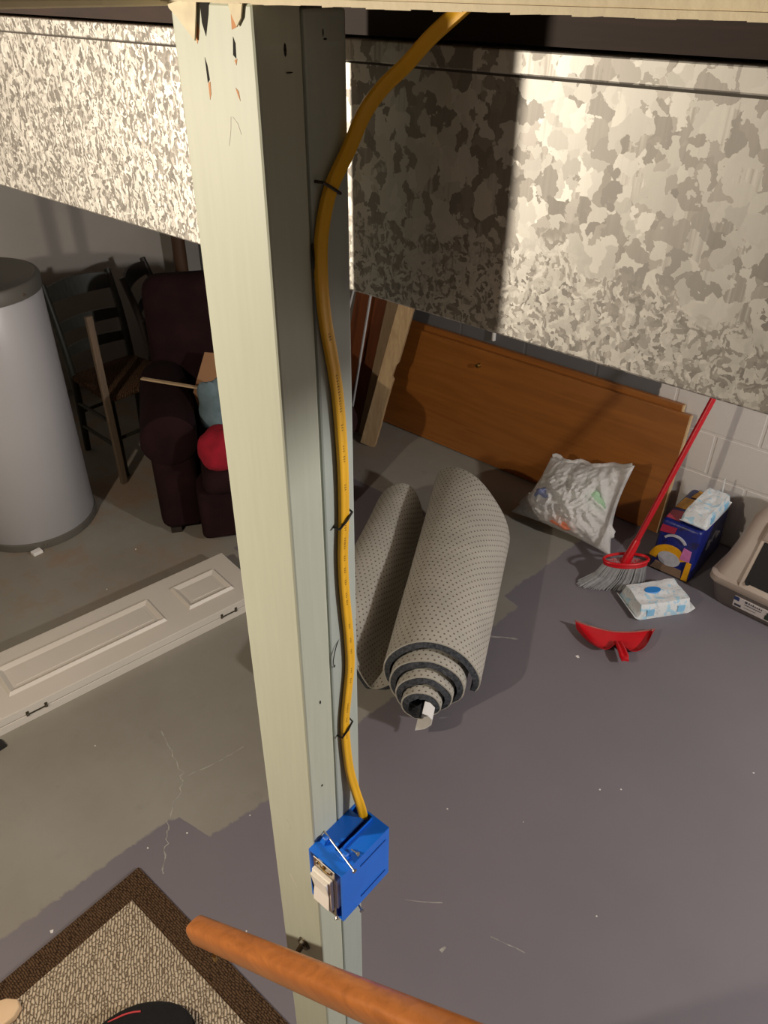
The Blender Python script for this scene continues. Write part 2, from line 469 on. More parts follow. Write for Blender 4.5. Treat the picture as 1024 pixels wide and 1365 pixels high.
# ------------------------------------------------------------------ geometry helpers
class G:
    def __init__(s):
        s.v, s.f = [], []

    def add(s, vs, fs):
        b = len(s.v)
        s.v += [tuple(p) for p in vs]
        s.f += [tuple(i + b for i in f) for f in fs]
        return s

    def hexa(s, p):  # 8 corners: bottom 0-3 ccw, top 4-7
        return s.add(p, [(3, 2, 1, 0), (4, 5, 6, 7), (0, 1, 5, 4), (1, 2, 6, 5), (2, 3, 7, 6), (3, 0, 4, 7)])

    def box(s, x0, x1, y0, y1, z0, z1):
        return s.hexa([(x0, y0, z0), (x1, y0, z0), (x1, y1, z0), (x0, y1, z0), (x0, y0, z1), (x1, y0, z1), (x1, y1, z1), (x0, y1, z1)])

    def bar(s, p0, p1, w, h, up=(0, 0, 1), w1=None, h1=None):  # rectangular bar between two points
        p0, p1 = Vector(p0), Vector(p1)
        d = (p1 - p0).normalized()
        a = d.cross(Vector(up))
        if a.length < 1e-5:
            a = d.cross(Vector((1, 0, 0)))
        a.normalize()
        b = a.cross(d).normalized()
        w1 = w if w1 is None else w1
        h1 = h if h1 is None else h1

        def ring(p, w, h):
            return [p - a * w / 2 - b * h / 2, p + a * w / 2 - b * h / 2, p + a * w / 2 + b * h / 2, p - a * w / 2 + b * h / 2]
        return s.hexa(ring(p0, w, h)[::1] + ring(p1, w1, h1))

    def tube(s, pts, r, n=10, caps=True):
        pts = [Vector(p) for p in pts]
        rs = r if isinstance(r, (list, tuple)) else [r] * len(pts)
        vs, fs = [], []
        ref = None
        for i, p in enumerate(pts):
            a = pts[max(0, i - 1)]
            b = pts[min(len(pts) - 1, i + 1)]
            d = (b - a).normalized()
            if ref is None:
                ref = d.orthogonal().normalized()
            ref = (ref - d * ref.dot(d)).normalized()
            o = d.cross(ref)
            for j in range(n):
                t = 2 * math.pi * j / n
                vs.append(p + (ref * math.cos(t) + o * math.sin(t)) * rs[i])
        for i in range(len(pts) - 1):
            for j in range(n):
                k = (j + 1) % n
                fs.append((i * n + j, i * n + k, (i + 1) * n + k, (i + 1) * n + j))
        if caps:
            fs.append(tuple(range(n))[::-1])
            fs.append(tuple((len(pts) - 1) * n + j for j in range(n)))
        return s.add(vs, fs)

    def lathe(s, prof, c=(0, 0, 0), n=48):
        vs, fs = [], []
        for r, z in prof:
            for j in range(n):
                t = 2 * math.pi * j / n
                vs.append((c[0] + r * math.cos(t), c[1] + r * math.sin(t), c[2] + z))
        for i in range(len(prof) - 1):
            for j in range(n):
                k = (j + 1) % n
                fs.append((i * n + j, i * n + k, (i + 1) * n + k, (i + 1) * n + j))
        fs.append(tuple(range(n))[::-1])
        fs.append(tuple((len(prof) - 1) * n + j for j in range(n)))
        return s.add(vs, fs)

    def prism(s, poly, fn0, fn1):  # polygon swept between two placements
        n = len(poly)
        vs = [fn0(*p) for p in poly] + [fn1(*p) for p in poly]
        fs = [tuple(range(n))[::-1], tuple(range(n, 2 * n))]
        for i in range(n):
            j = (i + 1) % n
            fs.append((i, j, n + j, n + i))
        return s.add(vs, fs)

    def ellipsoid(s, c, r, nu=20, nv=12, fn=None):
        vs, fs = [], []
        for i in range(nv + 1):
            ph = math.pi * i / nv
            for j in range(nu):
                t = 2 * math.pi * j / nu
                d = Vector((math.sin(ph) * math.cos(t), math.sin(ph) * math.sin(t), math.cos(ph)))
                k = fn(d) if fn else 1.0
                vs.append((c[0] + r[0] * d.x * k, c[1] + r[1] * d.y * k, c[2] + r[2] * d.z * k))
        for i in range(nv):
            for j in range(nu):
                k = (j + 1) % nu
                fs.append((i * nu + j, (i + 1) * nu + j, (i + 1) * nu + k, i * nu + k))
        return s.add(vs, fs)

    def sheet(s, top, bot, nu, nv):  # two grids (same size) joined into a closed slab
        n = nu * nv
        vs = top + bot
        fs = []
        for i in range(nu - 1):
            for j in range(nv - 1):
                a, b, c, d = i * nv + j, (i + 1) * nv + j, (i + 1) * nv + j + 1, i * nv + j + 1
                fs.append((a, b, c, d))
                fs.append((n + d, n + c, n + b, n + a))
        for i in range(nu - 1):
            a, b = i * nv, (i + 1) * nv
            fs.append((b, a, n + a, n + b))
            a, b = i * nv + nv - 1, (i + 1) * nv + nv - 1
            fs.append((a, b, n + b, n + a))
        for j in range(nv - 1):
            fs.append((j, j + 1, n + j + 1, n + j))
            a = (nu - 1) * nv + j
            fs.append((a + 1, a, n + a, n + a + 1))
        return s.add(vs, fs)


def obj(name, g, mat, parent=None, bevel=0.0, seg=2, smooth=False, kind=None, label=None, sub=0, uv=None, fixn=True):
    me = bpy.data.meshes.new(name)
    me.from_pydata(g.v, [], g.f)
    if uv is not None:
        lay = me.uv_layers.new(name='UVMap')
        for lp in me.loops:
            lay.data[lp.index].uv = uv[lp.vertex_index]
    bm = bmesh.new()
    bm.from_mesh(me)
    if fixn:
        bmesh.ops.recalc_face_normals(bm, faces=bm.faces)
    if bevel:
        ed = [e for e in bm.edges if len(e.link_faces) == 2 and e.calc_face_angle(0) > 0.5]
        bmesh.ops.bevel(bm, geom=ed, offset=bevel, segments=seg, affect='EDGES', clamp_overlap=True, profile=0.5)
    bm.to_mesh(me)
    bm.free()
    me.materials.append(MT[mat])
    if smooth:
        for p in me.polygons:
            p.use_smooth = True
        if not sub:
            me.set_sharp_from_angle(angle=math.radians(42))
    o = bpy.data.objects.new(name, me)
    COL.objects.link(o)
    if parent is not None:
        o.parent = parent
    if sub:
        m = o.modifiers.new('smooth', 'SUBSURF')
        m.levels = sub
        m.render_levels = sub
    if kind:
        o['kind'] = kind
    if label:
        o['label'] = label
    return o


def tag(o, label, cat, group=None):
    o['label'] = label
    o['category'] = cat
    if group:
        o['group'] = group
    return o


def thing(name, label, cat, loc=(0, 0, 0), rz=0.0, group=None):
    o = bpy.data.objects.new(name, None)
    o.empty_display_size = 0.05
    COL.objects.link(o)
    o.location = loc
    o.rotation_euler = (0, 0, rz)
    return tag(o, label, cat, group)


def struct(name, g, mat, label=None, **kw):
    o = obj(name, g, mat, kind='structure', **kw)
    if label:
        o['label'] = label
    return o


def catmull(pts, k=8):
    pts = [Vector(p) for p in pts]
    P = [pts[0] * 2 - pts[1]] + pts + [pts[-1] * 2 - pts[-2]]
    out = []
    for i in range(1, len(P) - 2):
        for j in range(k):
            t = j / k
            a, b, c, d = P[i - 1], P[i], P[i + 1], P[i + 2]
            out.append(0.5 * ((2 * b) + (c - a) * t + (2 * a - 5 * b + 4 * c - d) * t * t + (3 * b - a - 3 * c + d) * t ** 3))
    out.append(pts[-1])
    return out


# ------------------------------------------------------------------ the room
XL, XR, YB, YF = -4.5, 3.2, 3.3, -2.6
floor = struct('floor', G().box(XL - 0.1, XR + 0.1, YF - 0.1, YB + 0.15, -0.12, 0), 'floor', 'concrete floor half repainted purple grey over old grey paint')
wl = struct('wall_left', G().box(XL - 0.12, XL, YF, YB, 0, 2.4), 'plaster', 'smooth grey wall behind the water heater and chairs')
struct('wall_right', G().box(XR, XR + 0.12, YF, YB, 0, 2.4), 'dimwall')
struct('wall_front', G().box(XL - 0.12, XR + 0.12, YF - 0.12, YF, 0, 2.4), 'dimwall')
ce = G()
ce.box(XL - 0.1, -0.60, YF - 0.1, YB + 0.1, 2.40, 2.46)
ce.box(-0.60, XR + 0.1, 0.50, YB + 0.1, 2.40, 2.46)
ce.box(-0.60, XR + 0.1, YF - 0.1, -0.75, 2.40, 2.46)
ceiling = struct('ceiling', ce, 'ceiling', 'bare wooden underside of the floor above')
# joists (parts of the ceiling)
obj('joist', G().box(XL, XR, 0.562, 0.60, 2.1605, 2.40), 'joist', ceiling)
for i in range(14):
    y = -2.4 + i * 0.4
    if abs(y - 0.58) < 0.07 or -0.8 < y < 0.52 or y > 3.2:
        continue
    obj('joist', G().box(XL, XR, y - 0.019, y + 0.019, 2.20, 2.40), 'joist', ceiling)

# block wall at the back: each block is a piece of its own in front of a recessed mortar bed
wb = struct('wall_back', G().box(XL - 0.12, XR + 0.12, YB - 0.0020, YB + 0.15, 0, 2.4), 'block', 'painted concrete block wall, white at the right and grey to the left')
CH = 0.206
meshes = {}
for r in range(-1, 11):
    z0 = 0.115 + (r) * CH
    a, b = max(0.0, z0 + 0.005), min(2.39, z0 + CH - 0.005)
    if b - a < 0.03:
        continue
    x = (-0.678 if r % 2 == 0 else -0.863) - 0.40 * 10
    # joints at -0.678 (even rows) and -0.863 (odd rows), 0.40 m apart
    while x < XR:
        x0, x1 = max(XL, x + 0.005), min(XR, x + 0.395)
        if x1 - x0 > 0.03:
            o = obj('block', G().box(x0, x1, YB - 0.004, YB + 0.01, a, b), 'block', wb, bevel=0.003, seg=1)
        x += 0.40

# stair opening: cream drywall edges
t1 = struct('trim_1', G().box(-0.552, XR, 0.398, 0.50, 2.186, 2.52), 'trim', 'cream drywall edge of the stair opening above the post', bevel=0.004)
t2 = struct('trim_2', G().box(-0.62, -0.552, -0.75, 0.50, 2.182, 2.52), 'trim', 'cream drywall edge of the stair opening at the upper left', bevel=0.004)
# ragged bead of paint and torn paper along the lower edges
g = G()
x = -0.55
rr = random.Random(3)
while x < 0.25:
    w_ = rr.uniform(0.006, 0.02)
    h_ = rr.uniform(0.0003, 0.0012)
    g.hexa([(x, 0.397, 2.186 - h_), (x + w_, 0.397, 2.186 - h_ * rr.uniform(0.4, 1)), (x + w_, 0.402, 2.1865), (x, 0.402, 2.1865), (x, 0.397, 2.189), (x + w_, 0.397, 2.189), (x + w_, 0.402, 2.189), (x, 0.402, 2.189)])
    x += w_
obj('paint_bead', g, 'trim', t1)


def flap(parent, pts, y, mat, name, th=0.0012):
    obj(name, G().prism(pts, lambda x, z: (x, y, z), lambda x, z: (x, y + th, z)), mat, parent)


flap(t1, [(-0.552, 2.190), (-0.516, 2.190), (-0.519, 2.178), (-0.5235, 2.162), (-0.531, 2.168), (-0.541, 2.176), (-0.549, 2.181)], 0.4025, 'paper', 'torn_paper')
flap(t1, [(-0.485, 2.190), (-0.468, 2.190), (-0.472, 2.177), (-0.477, 2.172), (-0.482, 2.180)], 0.4028, 'paper', 'torn_paper')

# small marks on the floor
fr = random.Random(11)


def ribbon(pts, w, z, rnd):
    g = G()
    for i in range(len(pts) - 1):
        a, b = Vector(pts[i]), Vector(pts[i + 1])
        d = (b - a).normalized()
        n = Vector((-d.y, d.x))
        w0, w1 = w * rnd.uniform(0.3, 1.2), w * rnd.uniform(0.3, 1.2)
        g.hexa([(*(a - n * w0), -0.002), (*(b - n * w1), -0.002), (*(b + n * w1), -0.002), (*(a + n * w0), -0.002),
                (*(a - n * w0), z), (*(b - n * w1), z), (*(b + n * w1), z), (*(a + n * w0), z)])
    return g


def jig(pts, k, amp):
    out = []
    for i in range(len(pts) - 1):
        for j in range(k):
            t = j / k
            out.append((pts[i][0] * (1 - t) + pts[i + 1][0] * t + fr.uniform(-amp, amp), pts[i][1] * (1 - t) + pts[i + 1][1] * t + fr.uniform(-amp, amp)))
    out.append(pts[-1])
    return out


obj('crack', ribbon(jig([(-1.78, 0.887), (-1.584, 0.828), (-1.548, 0.801), (-1.478, 0.695), (-1.40, 0.63), (-1.335, 0.571)], 8, 0.006), 0.0022, 0.0006, fr), 'crack', floor)
obj('crack', ribbon(jig([(-1.56, 0.83), (-1.53, 0.93), (-1.511, 1.035)], 6, 0.004), 0.0014, 0.0006, fr), 'crack', floor)
obj('scuff', ribbon(jig([(-1.174, 2.055), (-1.12, 2.09), (-1.084, 2.111)], 3, 0.003), 0.004, 0.0005, fr), 'crack', floor)
obj('scuff', ribbon(jig([(-0.495, 1.056), (-0.40, 1.08)], 4, 0.002), 0.0015, 0.0005, fr), 'crack', floor)
obj('scuff', ribbon(jig([(-0.742, 0.979), (-0.656, 1.044)], 4, 0.002), 0.0013, 0.0005, fr), 'crack', floor)
obj('scuff', ribbon([(-0.577, 0.932), (-0.574, 0.95)], 0.006, 0.0005, fr), 'crack', floor)
for (x, y, r) in [(-0.494, 1.688, 0.0035), (-0.442, 1.734, 0.003), (-0.134, 2.087, 0.003), (-0.853, 2.183, 0.008), (-1.39, 0.70, 0.003), (-1.44, 0.59, 0.003),
                  (-1.02, 0.62, 0.003), (-0.83, 1.30, 0.003), (-0.62, 1.42, 0.002), (-1.29, 0.87, 0.003), (-0.30, 1.30, 0.0025), (-1.43, 0.265, 0.006), (-2.6, 1.2, 0.004), (-2.75, 1.45, 0.004), (-1.9, 0.7, 0.003)]:
    n = 7
    poly = [(x + r * fr.uniform(0.5, 1.2) * math.cos(6.283 * i / n), y + r * fr.uniform(0.5, 1.2) * math.sin(6.283 * i / n)) for i in range(n)]
    obj('paint_fleck', G().prism(poly, lambda a, b: (a, b, -0.001), lambda a, b: (a, b, 0.0014)), 'fleck', floor)

# white conduit on the back wall
cond = tag(obj('conduit', G().tube([(-2.062, 3.284, 0.655), (-2.062, 3.284, 2.38)], 0.011, 12), 'pvc', smooth=True), 'thin white pipe running up the grey block wall behind the brown door', 'pipe')

# ------------------------------------------------------------------ duct
D = thing('air_duct', 'galvanized sheet metal duct running across under the ceiling behind the post', 'duct', (-0.7, 0.8, 1.947))
L0, L1 = XL + 0.02 + 0.7, XR - 0.02 + 0.7
obj('duct_body', G().box(L0, L1, -0.25, 0.26, 0.0, 0.211), 'galv', D, bevel=0.002, seg=1)
obj('seam_flange', G().box(L0, L1, -0.2545, -0.2495, 0.196, 0.2115), 'galv', D, bevel=0.0012, seg=2)
obj('seam_groove', G().box(L0, L1, -0.2508, -0.2490, 0.1940, 0.1962), 'groove', D)

# ------------------------------------------------------------------ post
P = thing('support_post', 'pale sage green painted wooden post made of two boards', 'post', (-0.5065, 0.45, 0))
b1 = obj('board', G().box(-0.0445, 0.0445, -0.045, -0.0008, 0, 2.186), 'postpaint', P, bevel=0.0025)
b2 = obj('board', G().box(-0.0445, 0.0445, 0.0008, 0.045, 0, 2.182), 'postpaint2', P, bevel=0.0025)


def chip(poly, mat, name='paint_chip', th=0.0002):  # on the lit face, coordinates in world x, z
    obj(name, G().prism(poly, lambda x, z: (x + 0.5065, -0.045 - th, z), lambda x, z: (x + 0.5065, -0.0445, z)), mat, P)


chip([(-0.5235, 2.160), (-0.526, 2.166), (-0.531, 2.172), (-0.522, 2.176), (-0.5195, 2.168)], 'rawwood')
chip([(-0.4845, 2.170), (-0.478, 2.172), (-0.475, 2.180), (-0.484, 2.182)], 'rawwood')
chip([(-0.516, 2.186), (-0.506, 2.186), (-0.508, 2.178), (-0.513, 2.165), (-0.516, 2.173)], 'dark')
chip([(-0.517, 2.152), (-0.515, 2.147), (-0.514, 2.138), (-0.5165, 2.136)], 'dark')
chip([(-0.484, 2.166), (-0.482, 2.162), (-0.4825, 2.153), (-0.4855, 2.155)], 'dark')
chip([(-0.516, 2.136), (-0.5135, 2.137), (-0.514, 2.129), (-0.516, 2.125)], 'rawwood')
chip([(-0.4845, 2.152), (-0.4815, 2.153), (-0.483, 2.149)], 'rawwood')
chip([(-0.486, 2.135), (-0.483, 2.133), (-0.482, 2.127), (-0.484, 2.130)], 'rawwood')
chip([(-0.499, 2.096), (-0.497, 2.108), (-0.494, 2.116), (-0.4955, 2.107)], 'scratch')
chip([(-0.492, 2.116), (-0.487, 2.112), (-0.484, 2.105), (-0.487, 2.108)], 'scratch')
chip([(-0.516, 1.250), (-0.510, 1.238), (-0.5085, 1.233), (-0.5115, 1.239)], 'scratch')
chip([(-0.521, 1.110), (-0.508, 1.090), (-0.507, 1.091), (-0.520, 1.112)], 'scratch')
# knots and dents on the shaded side
for (y, z, sy, sz) in [(0.432, 2.158, 0.0012, 0.0042), (0.435, 2.144, 0.0035, 0.0005), (0.472, 2.163, 0.0018, 0.0007), (0.470, 2.167, 0.0005, 0.0025), (0.43, 1.50, 0.0012, 0.003), (0.425, 1.35, 0.0015, 0.002)]:
    poly = [(y - 0.45 + sy * math.cos(6.283 * i / 8), z + sz * math.sin(6.283 * i / 8)) for i in range(8)]
    obj('dent', G().prism(poly, lambda a, b: (0.0440, a, b), lambda a, b: (0.0449, a, b)), 'dark', P)

# ------------------------------------------------------------------ cable
path = [(-0.345, 0.512, 2.200), (-0.372, 0.510, 2.181), (-0.394, 0.508, 2.165), (-0.413, 0.506, 2.148), (-0.433, 0.503, 2.132), (-0.448, 0.498, 2.113), (-0.4555, 0.488, 2.088),
        (-0.457, 0.469, 2.063), (-0.458, 0.459, 2.036), (-0.458, 0.455, 2.007), (-0.458, 0.457, 1.962), (-0.458, 0.466, 1.910), (-0.458, 0.471, 1.871), (-0.458, 0.4745, 1.804), (-0.458, 0.474, 1.742),
        (-0.458, 0.471, 1.695), (-0.458, 0.472, 1.643), (-0.458, 0.477, 1.572), (-0.458, 0.4775, 1.523), (-0.458, 0.471, 1.476), (-0.458, 0.466, 1.426), (-0.457, 0.470, 1.347),
        (-0.452, 0.476, 1.295), (-0.445, 0.479, 1.262), (-0.440, 0.479, 1.240)]
cp = catmull(path, 6)
prof = [(-0.0066, 0), (-0.0060, 0.0021), (-0.0045, 0.0030), (-0.002, 0.0026), (0, 0.0024), (0.002, 0.0026), (0.0045, 0.0030), (0.0060, 0.0021),
        (0.0066, 0), (0.0060, -0.0021), (0.0045, -0.0030), (0, -0.0027), (-0.0045, -0.0030), (-0.0060, -0.0021)]
g = G()
vs, fs = [], []
frames = []
npf = len(prof)
for i, p in enumerate(cp):
    a, b = cp[max(0, i - 1)], cp[min(len(cp) - 1, i + 1)]
    d = (b - a).normalized()
    t = i / (len(cp) - 1)
    up = max(0.0, min(1.0, (0.27 - t) / 0.16))
    nrm = Vector((1, -0.9 * up, 0.35 * up)).normalized()
    if t > 0.93:
        k_ = (t - 0.93) / 0.07
        nrm = Vector((1, -0.7 * k_, 0.9 * k_)).normalized()
    wd = d.cross(nrm).normalized()
    nrm = wd.cross(d).normalized()
    sq = 1.0 - 0.18 * up
    frames.append((p, d, wd, nrm))
    for (u, v) in prof:
        vs.append(p + wd * u * sq + nrm * v)
for i in range(len(cp) - 1):
    for j in range(npf):
        k_ = (j + 1) % npf
        fs.append((i * npf + j, i * npf + k_, (i + 1) * npf + k_, (i + 1) * npf + j))
fs.append(tuple(range(npf)))
fs.append(tuple((len(cp) - 1) * npf + j for j in range(npf)))
g.add(vs, fs)
CB = thing('electric_cable', 'flat yellow electric cable stapled down the side of the post', 'cable', (0, 0, 0))
obj('jacket', g, 'cable', CB, smooth=True)
g = G()
ri = random.Random(5)
i = 62
while i < 122:  # faint printed characters along the jacket
    n_ = ri.choice((1, 1, 2))
    if ri.random() < 0.72:
        p, d, wd, nr = frames[i]
        for s_ in range(3):
            c = p + nr * 0.00255 + d * (s_ * 0.0028)
            hw = ri.uniform(0.0008, 0.0014)
            g.hexa([c - wd * hw - d * 0.0004, c + wd * hw - d * 0.0004, c + wd * hw + d * 0.0006, c - wd * hw + d * 0.0006,
                    c - wd * hw - d * 0.0004 + nr * 0.0002, c + wd * hw - d * 0.0004 + nr * 0.0002, c + wd * hw + d * 0.0006 + nr * 0.0002, c - wd * hw + d * 0.0006 + nr * 0.0002])
    i += n_
obj('printing', g, 'ink', CB, kind='stuff', label='faint dark printed characters along the jacket')

for (z, y, tilt, lab) in [(2.063, 0.467, -0.0055, 'dark wire staple over the yellow cable near the top of the post'), (1.740, 0.4735, 0.006, 'black staple across the yellow cable half way down the post'), (1.425, 0.4665, 0.007, 'black staple across the yellow cable just above the blue box')]:
    S = [(-0.4625, y - 0.011, z - tilt), (-0.4545, y - 0.0095, z - tilt), (-0.4535, y, z), (-0.4545, y + 0.0095, z + tilt), (-0.4625, y + 0.011, z + tilt)]
    tag(obj('cable_staple', G().tube(S, 0.0013, 8), 'black' if z < 2 else 'staple', smooth=True), lab, 'staple', 'staples holding the cable')
tag(obj('wire_loop', G().tube(catmull([(-0.4625, 0.465, 1.575), (-0.4600, 0.457, 1.568), (-0.4595, 0.452, 1.553), (-0.4600, 0.4535, 1.541), (-0.4622, 0.457, 1.540)], 4), 0.0006, 6), 'black', smooth=True), 'tiny thin black wire loop beside the yellow cable on the post', 'wire')
tag(obj('bent_nail', G().tube(catmull([(-0.4625, 0.4505, 2.022), (-0.4595, 0.4480, 2.016), (-0.4595, 0.4490, 2.004), (-0.4622, 0.4515, 1.994)], 4), 0.0009, 6), 'staple', smooth=True), 'small bent nail beside the cable on the shaded side of the post', 'nail')

# ------------------------------------------------------------------ blue switch box
BX = thing('switch_box', 'bright blue plastic electrical box nailed to the side of the post', 'electrical box', (-0.4618, 0.394, 1.140))
W_, DP, HT, TH = 0.060, 0.094, 0.108, 0.0028
g = G()
g.box(0, TH, 0, DP, 0, HT)                # side against the post
g.box(W_ - TH, W_, 0, DP, 0, HT)          # outer side
g.box(TH, W_ - TH, DP - TH, DP, 0, HT)    # back
g.box(TH, W_ - TH, 0, DP - TH, 0, TH)     # bottom
obj('shell', g, 'blue', BX)
g = G()   # top in two halves with a slot and a cable notch at the back
g.box(TH, 0.0265, 0, 0.080, HT - TH, HT)
g.box(0.0315, W_ - TH, 0, DP - TH, HT - TH, HT)
g.box(0.0265, 0.0315, 0, 0.022, HT - TH, HT)
obj('top_plate', g, 'blue', BX)
obj('slot_floor', G().box(0.0262, 0.0318, 0.022, DP - TH, HT - 0.012, HT - 0.010), 'bluedark', BX)
obj('cable_clamp', G().hexa([(TH, 0.080, HT - 0.008), (0.0265, 0.080, HT - 0.008), (0.0265, DP - TH, HT - 0.016), (TH, DP - TH, HT - 0.016), (TH, 0.080, HT - 0.006), (0.0265, 0.080, HT - 0.006), (0.0265, DP - TH, HT - 0.014), (TH, DP - TH, HT - 0.014)]), 'blue', BX)
for z in (0.016, 0.088):
    obj('rib', G().box(W_, W_ + 0.0009, 0.035, 0.086, z, z + 0.0016), 'bluedark', BX)
obj('rib', G().box(0.034, 0.0345, 0.03, DP - 0.006, HT, HT + 0.0035), 'blue', BX)
for x in (0.010, 0.046):
    obj('nail_boss', G().hexa([(x - 0.006, 0.016, HT), (x + 0.004, 0.016, HT), (x + 0.004, 0.030, HT), (x - 0.006, 0.030, HT), (x - 0.004, 0.020, HT + 0.009), (x + 0.003, 0.020, HT + 0.009), (x + 0.003, 0.026, HT + 0.009), (x - 0.004, 0.026, HT + 0.009)]), 'blue', BX, bevel=0.001, seg=1)
    obj('nail_boss', G().hexa([(x - 0.006, 0.016, -0.008), (x + 0.004, 0.016, -0.008), (x + 0.004, 0.030, -0.008), (x - 0.006, 0.030, -0.008), (x - 0.006, 0.016, 0), (x + 0.004, 0.016, 0), (x + 0.004, 0.030, 0), (x - 0.006, 0.030, 0)]), 'blue', BX, bevel=0.001, seg=1)
for (p0, p1) in [((-0.002, 0.030, HT + 0.0055), (0.069, 0.014, HT + 0.0065)), ((-0.002, 0.052, -0.005), (0.066, 0.030, -0.0055))]:
    p0, p1 = Vector(p0), Vector(p1)
    d = (p1 - p0).normalized()
    obj('nail', G().tube([p0, p1, p1 + d * 0.0001, p1 + d * 0.0014, p1 + d * 0.0015], [0.0013, 0.0013, 0.0034, 0.0034, 0.0026], 12), 'steel', BX, smooth=True)
obj('nail', G().tube([(0.044, 0.036, HT + 0.001), (0.056, 0.034, HT + 0.0065), (0.0565, 0.034, HT + 0.0067), (0.058, 0.034, HT + 0.0074)], [0.0012, 0.0012, 0.0028, 0.0028], 10), 'steel', BX, smooth=True)

obj('nail', G().tube([(0.034, 0.010, -0.004), (0.046, 0.001, -0.0075), (0.0465, 0.0006, -0.0077), (0.048, -0.0006, -0.0082)], [0.0013, 0.0013, 0.0032, 0.0032], 10), 'steel', BX, smooth=True)
SW = thing('light_switch', 'white paddle light switch set in the front of the blue box', 'light switch', (-0.4618 + 0.030, 0.394, 1.140 + 0.054))
obj('body', G().box(-0.021, 0.021, -0.001, 0.030, -0.034, 0.034), 'switch', SW, bevel=0.002)
obj('strap', G().box(-0.0195, 0.0195, -0.0025, -0.001, -0.0525, 0.0525), 'steel', SW, bevel=0.0006, seg=1)
fr_ = obj('frame', G().box(-0.0170, 0.0170, -0.009, -0.0025, -0.0345, 0.0345), 'switch', SW, bevel=0.0015)
g = G().prism([(-0.009, -0.0325), (-0.0115, -0.0325), (-0.0098, 0.0), (-0.0145, 0.0325), (-0.009, 0.0325)], lambda y, z: (-0.0145, y, z), lambda y, z: (0.0145, y, z))
obj('paddle', g, 'switch', SW, bevel=0.0008)
for z in (-0.0445, 0.0445):
    for x in (-0.012, 0.0, 0.012):
        obj('screw', G().tube([(x, -0.0025, z), (x, -0.0044, z), (x, -0.0046, z)], [0.0030, 0.0030, 0.0022], 10), 'steel' if x else 'brass', SW, smooth=True)
for z in (-0.018, 0.018):
    obj('terminal_screw', G().tube([(0.021, 0.012, z), (0.0235, 0.012, z)], 0.0036, 10), 'brass', SW, smooth=True)
obj('wire', G().tube([(0.013, -0.004, 0.0445), (0.009, -0.006, 0.0475), (0.003, -0.006, 0.047), (-0.003, -0.0055, 0.049), (-0.008, -0.003, 0.0515)], 0.0009, 6), 'brass', SW, smooth=True)

# ------------------------------------------------------------------ handrail
p0 = Vector((-0.633, 0.30, 0.964))
d = Vector((0.401, 0, 0.335)).normalized()
n_ = Vector((-d.z, 0, d.x))
HR = thing('handrail', 'varnished orange brown wooden handrail sloping up past the post', 'handrail', tuple(p0))
prof = []
for i in range(20):
    t = 2 * math.pi * i / 20
    c, s_ = math.cos(t), math.sin(t)
    prof.append((0.0182 * math.copysign(abs(c) ** 0.55, c), 0.0190 * math.copysign(abs(s_) ** 0.62, s_)))
g = G()
vs, fs = [], []
st = [(0.0, 0.90), (0.0015, 0.96), (0.004, 0.99), (0.008, 1.0)] + [(0.02 + 0.09 * k, 1.0) for k in range(14)]
for (L, k_) in st:
    for (u, v) in prof:
        vs.append(Vector((0, 1, 0)) * u * k_ + n_ * v * k_ + d * (L + (0.010 if v < 0 else 0.0) * 0))
m_ = len(prof)
for i in range(len(st) - 1):
    for j in range(m_):
        k_ = (j + 1) % m_
        fs.append((i * m_ + j, i * m_ + k_, (i + 1) * m_ + k_, (i + 1) * m_ + j))
fs.append(tuple(range(m_)))
fs.append(tuple((len(st) - 1) * m_ + j for j in range(m_)))
g.add(vs, fs)
obj('rail', g, 'rail', HR, smooth=True)
# bracket between rail and post
c = d * 0.10 - n_ * 0.020
e = Vector((-0.503, 0.398, 0.935)) - p0
br = obj('bracket', G().tube(catmull([c, c + Vector((-0.004, 0.015, -0.03)), e + Vector((0, -0.05, -0.012)), e], 6), 0.0045, 10), 'hinge', HR, smooth=True)
obj('bracket_plate', G().tube([e + Vector((0, 0.002, 0)), e + Vector((0, 0.0068, 0))], [0.010, 0.012], 20), 'hinge', HR, smooth=True)
obj('screw', G().tube([e + Vector((0, -0.001, 0.010)), e + Vector((0, 0.003, 0.010))], 0.0035, 8), 'steel', br)
c = d * 0.060 - n_ * 0.026
obj('screw', G().tube([c + Vector((0, -0.014, -0.006)), c + Vector((0, -0.014, 0.006))], 0.0032, 10), 'brass', HR, smooth=True)

# ------------------------------------------------------------------ rug with slipper
RG = thing('area_rug', 'beige woven rug with a dark brown border at the foot of the stairs', 'rug', (-1.404, 0.534, 0))
x1, y1, bw = 1.25, -0.95, 0.073
obj('woven_field', G().box(bw - 0.002, x1 - bw + 0.002, y1 + bw - 0.002, -bw + 0.002, 0.0, 0.0085), 'rugfield', RG)
for (a, b, c, e) in [(0, bw, y1, 0), (x1 - bw, x1, y1, 0), (bw, x1 - bw, -bw, 0), (bw, x1 - bw, y1, y1 + bw)]:
    obj('border', G().box(a, b, c, e, 0, 0.010), 'rugborder', RG, bevel=0.003)

SL = thing('slipper', 'black felt slipper with red edging lying on the beige rug', 'slipper', (-0.975, 0.305, 0.0105), math.radians(-35))


def slfn(d):
    return 1.0 - 0.10 * max(0, -d.y) * abs(d.x)


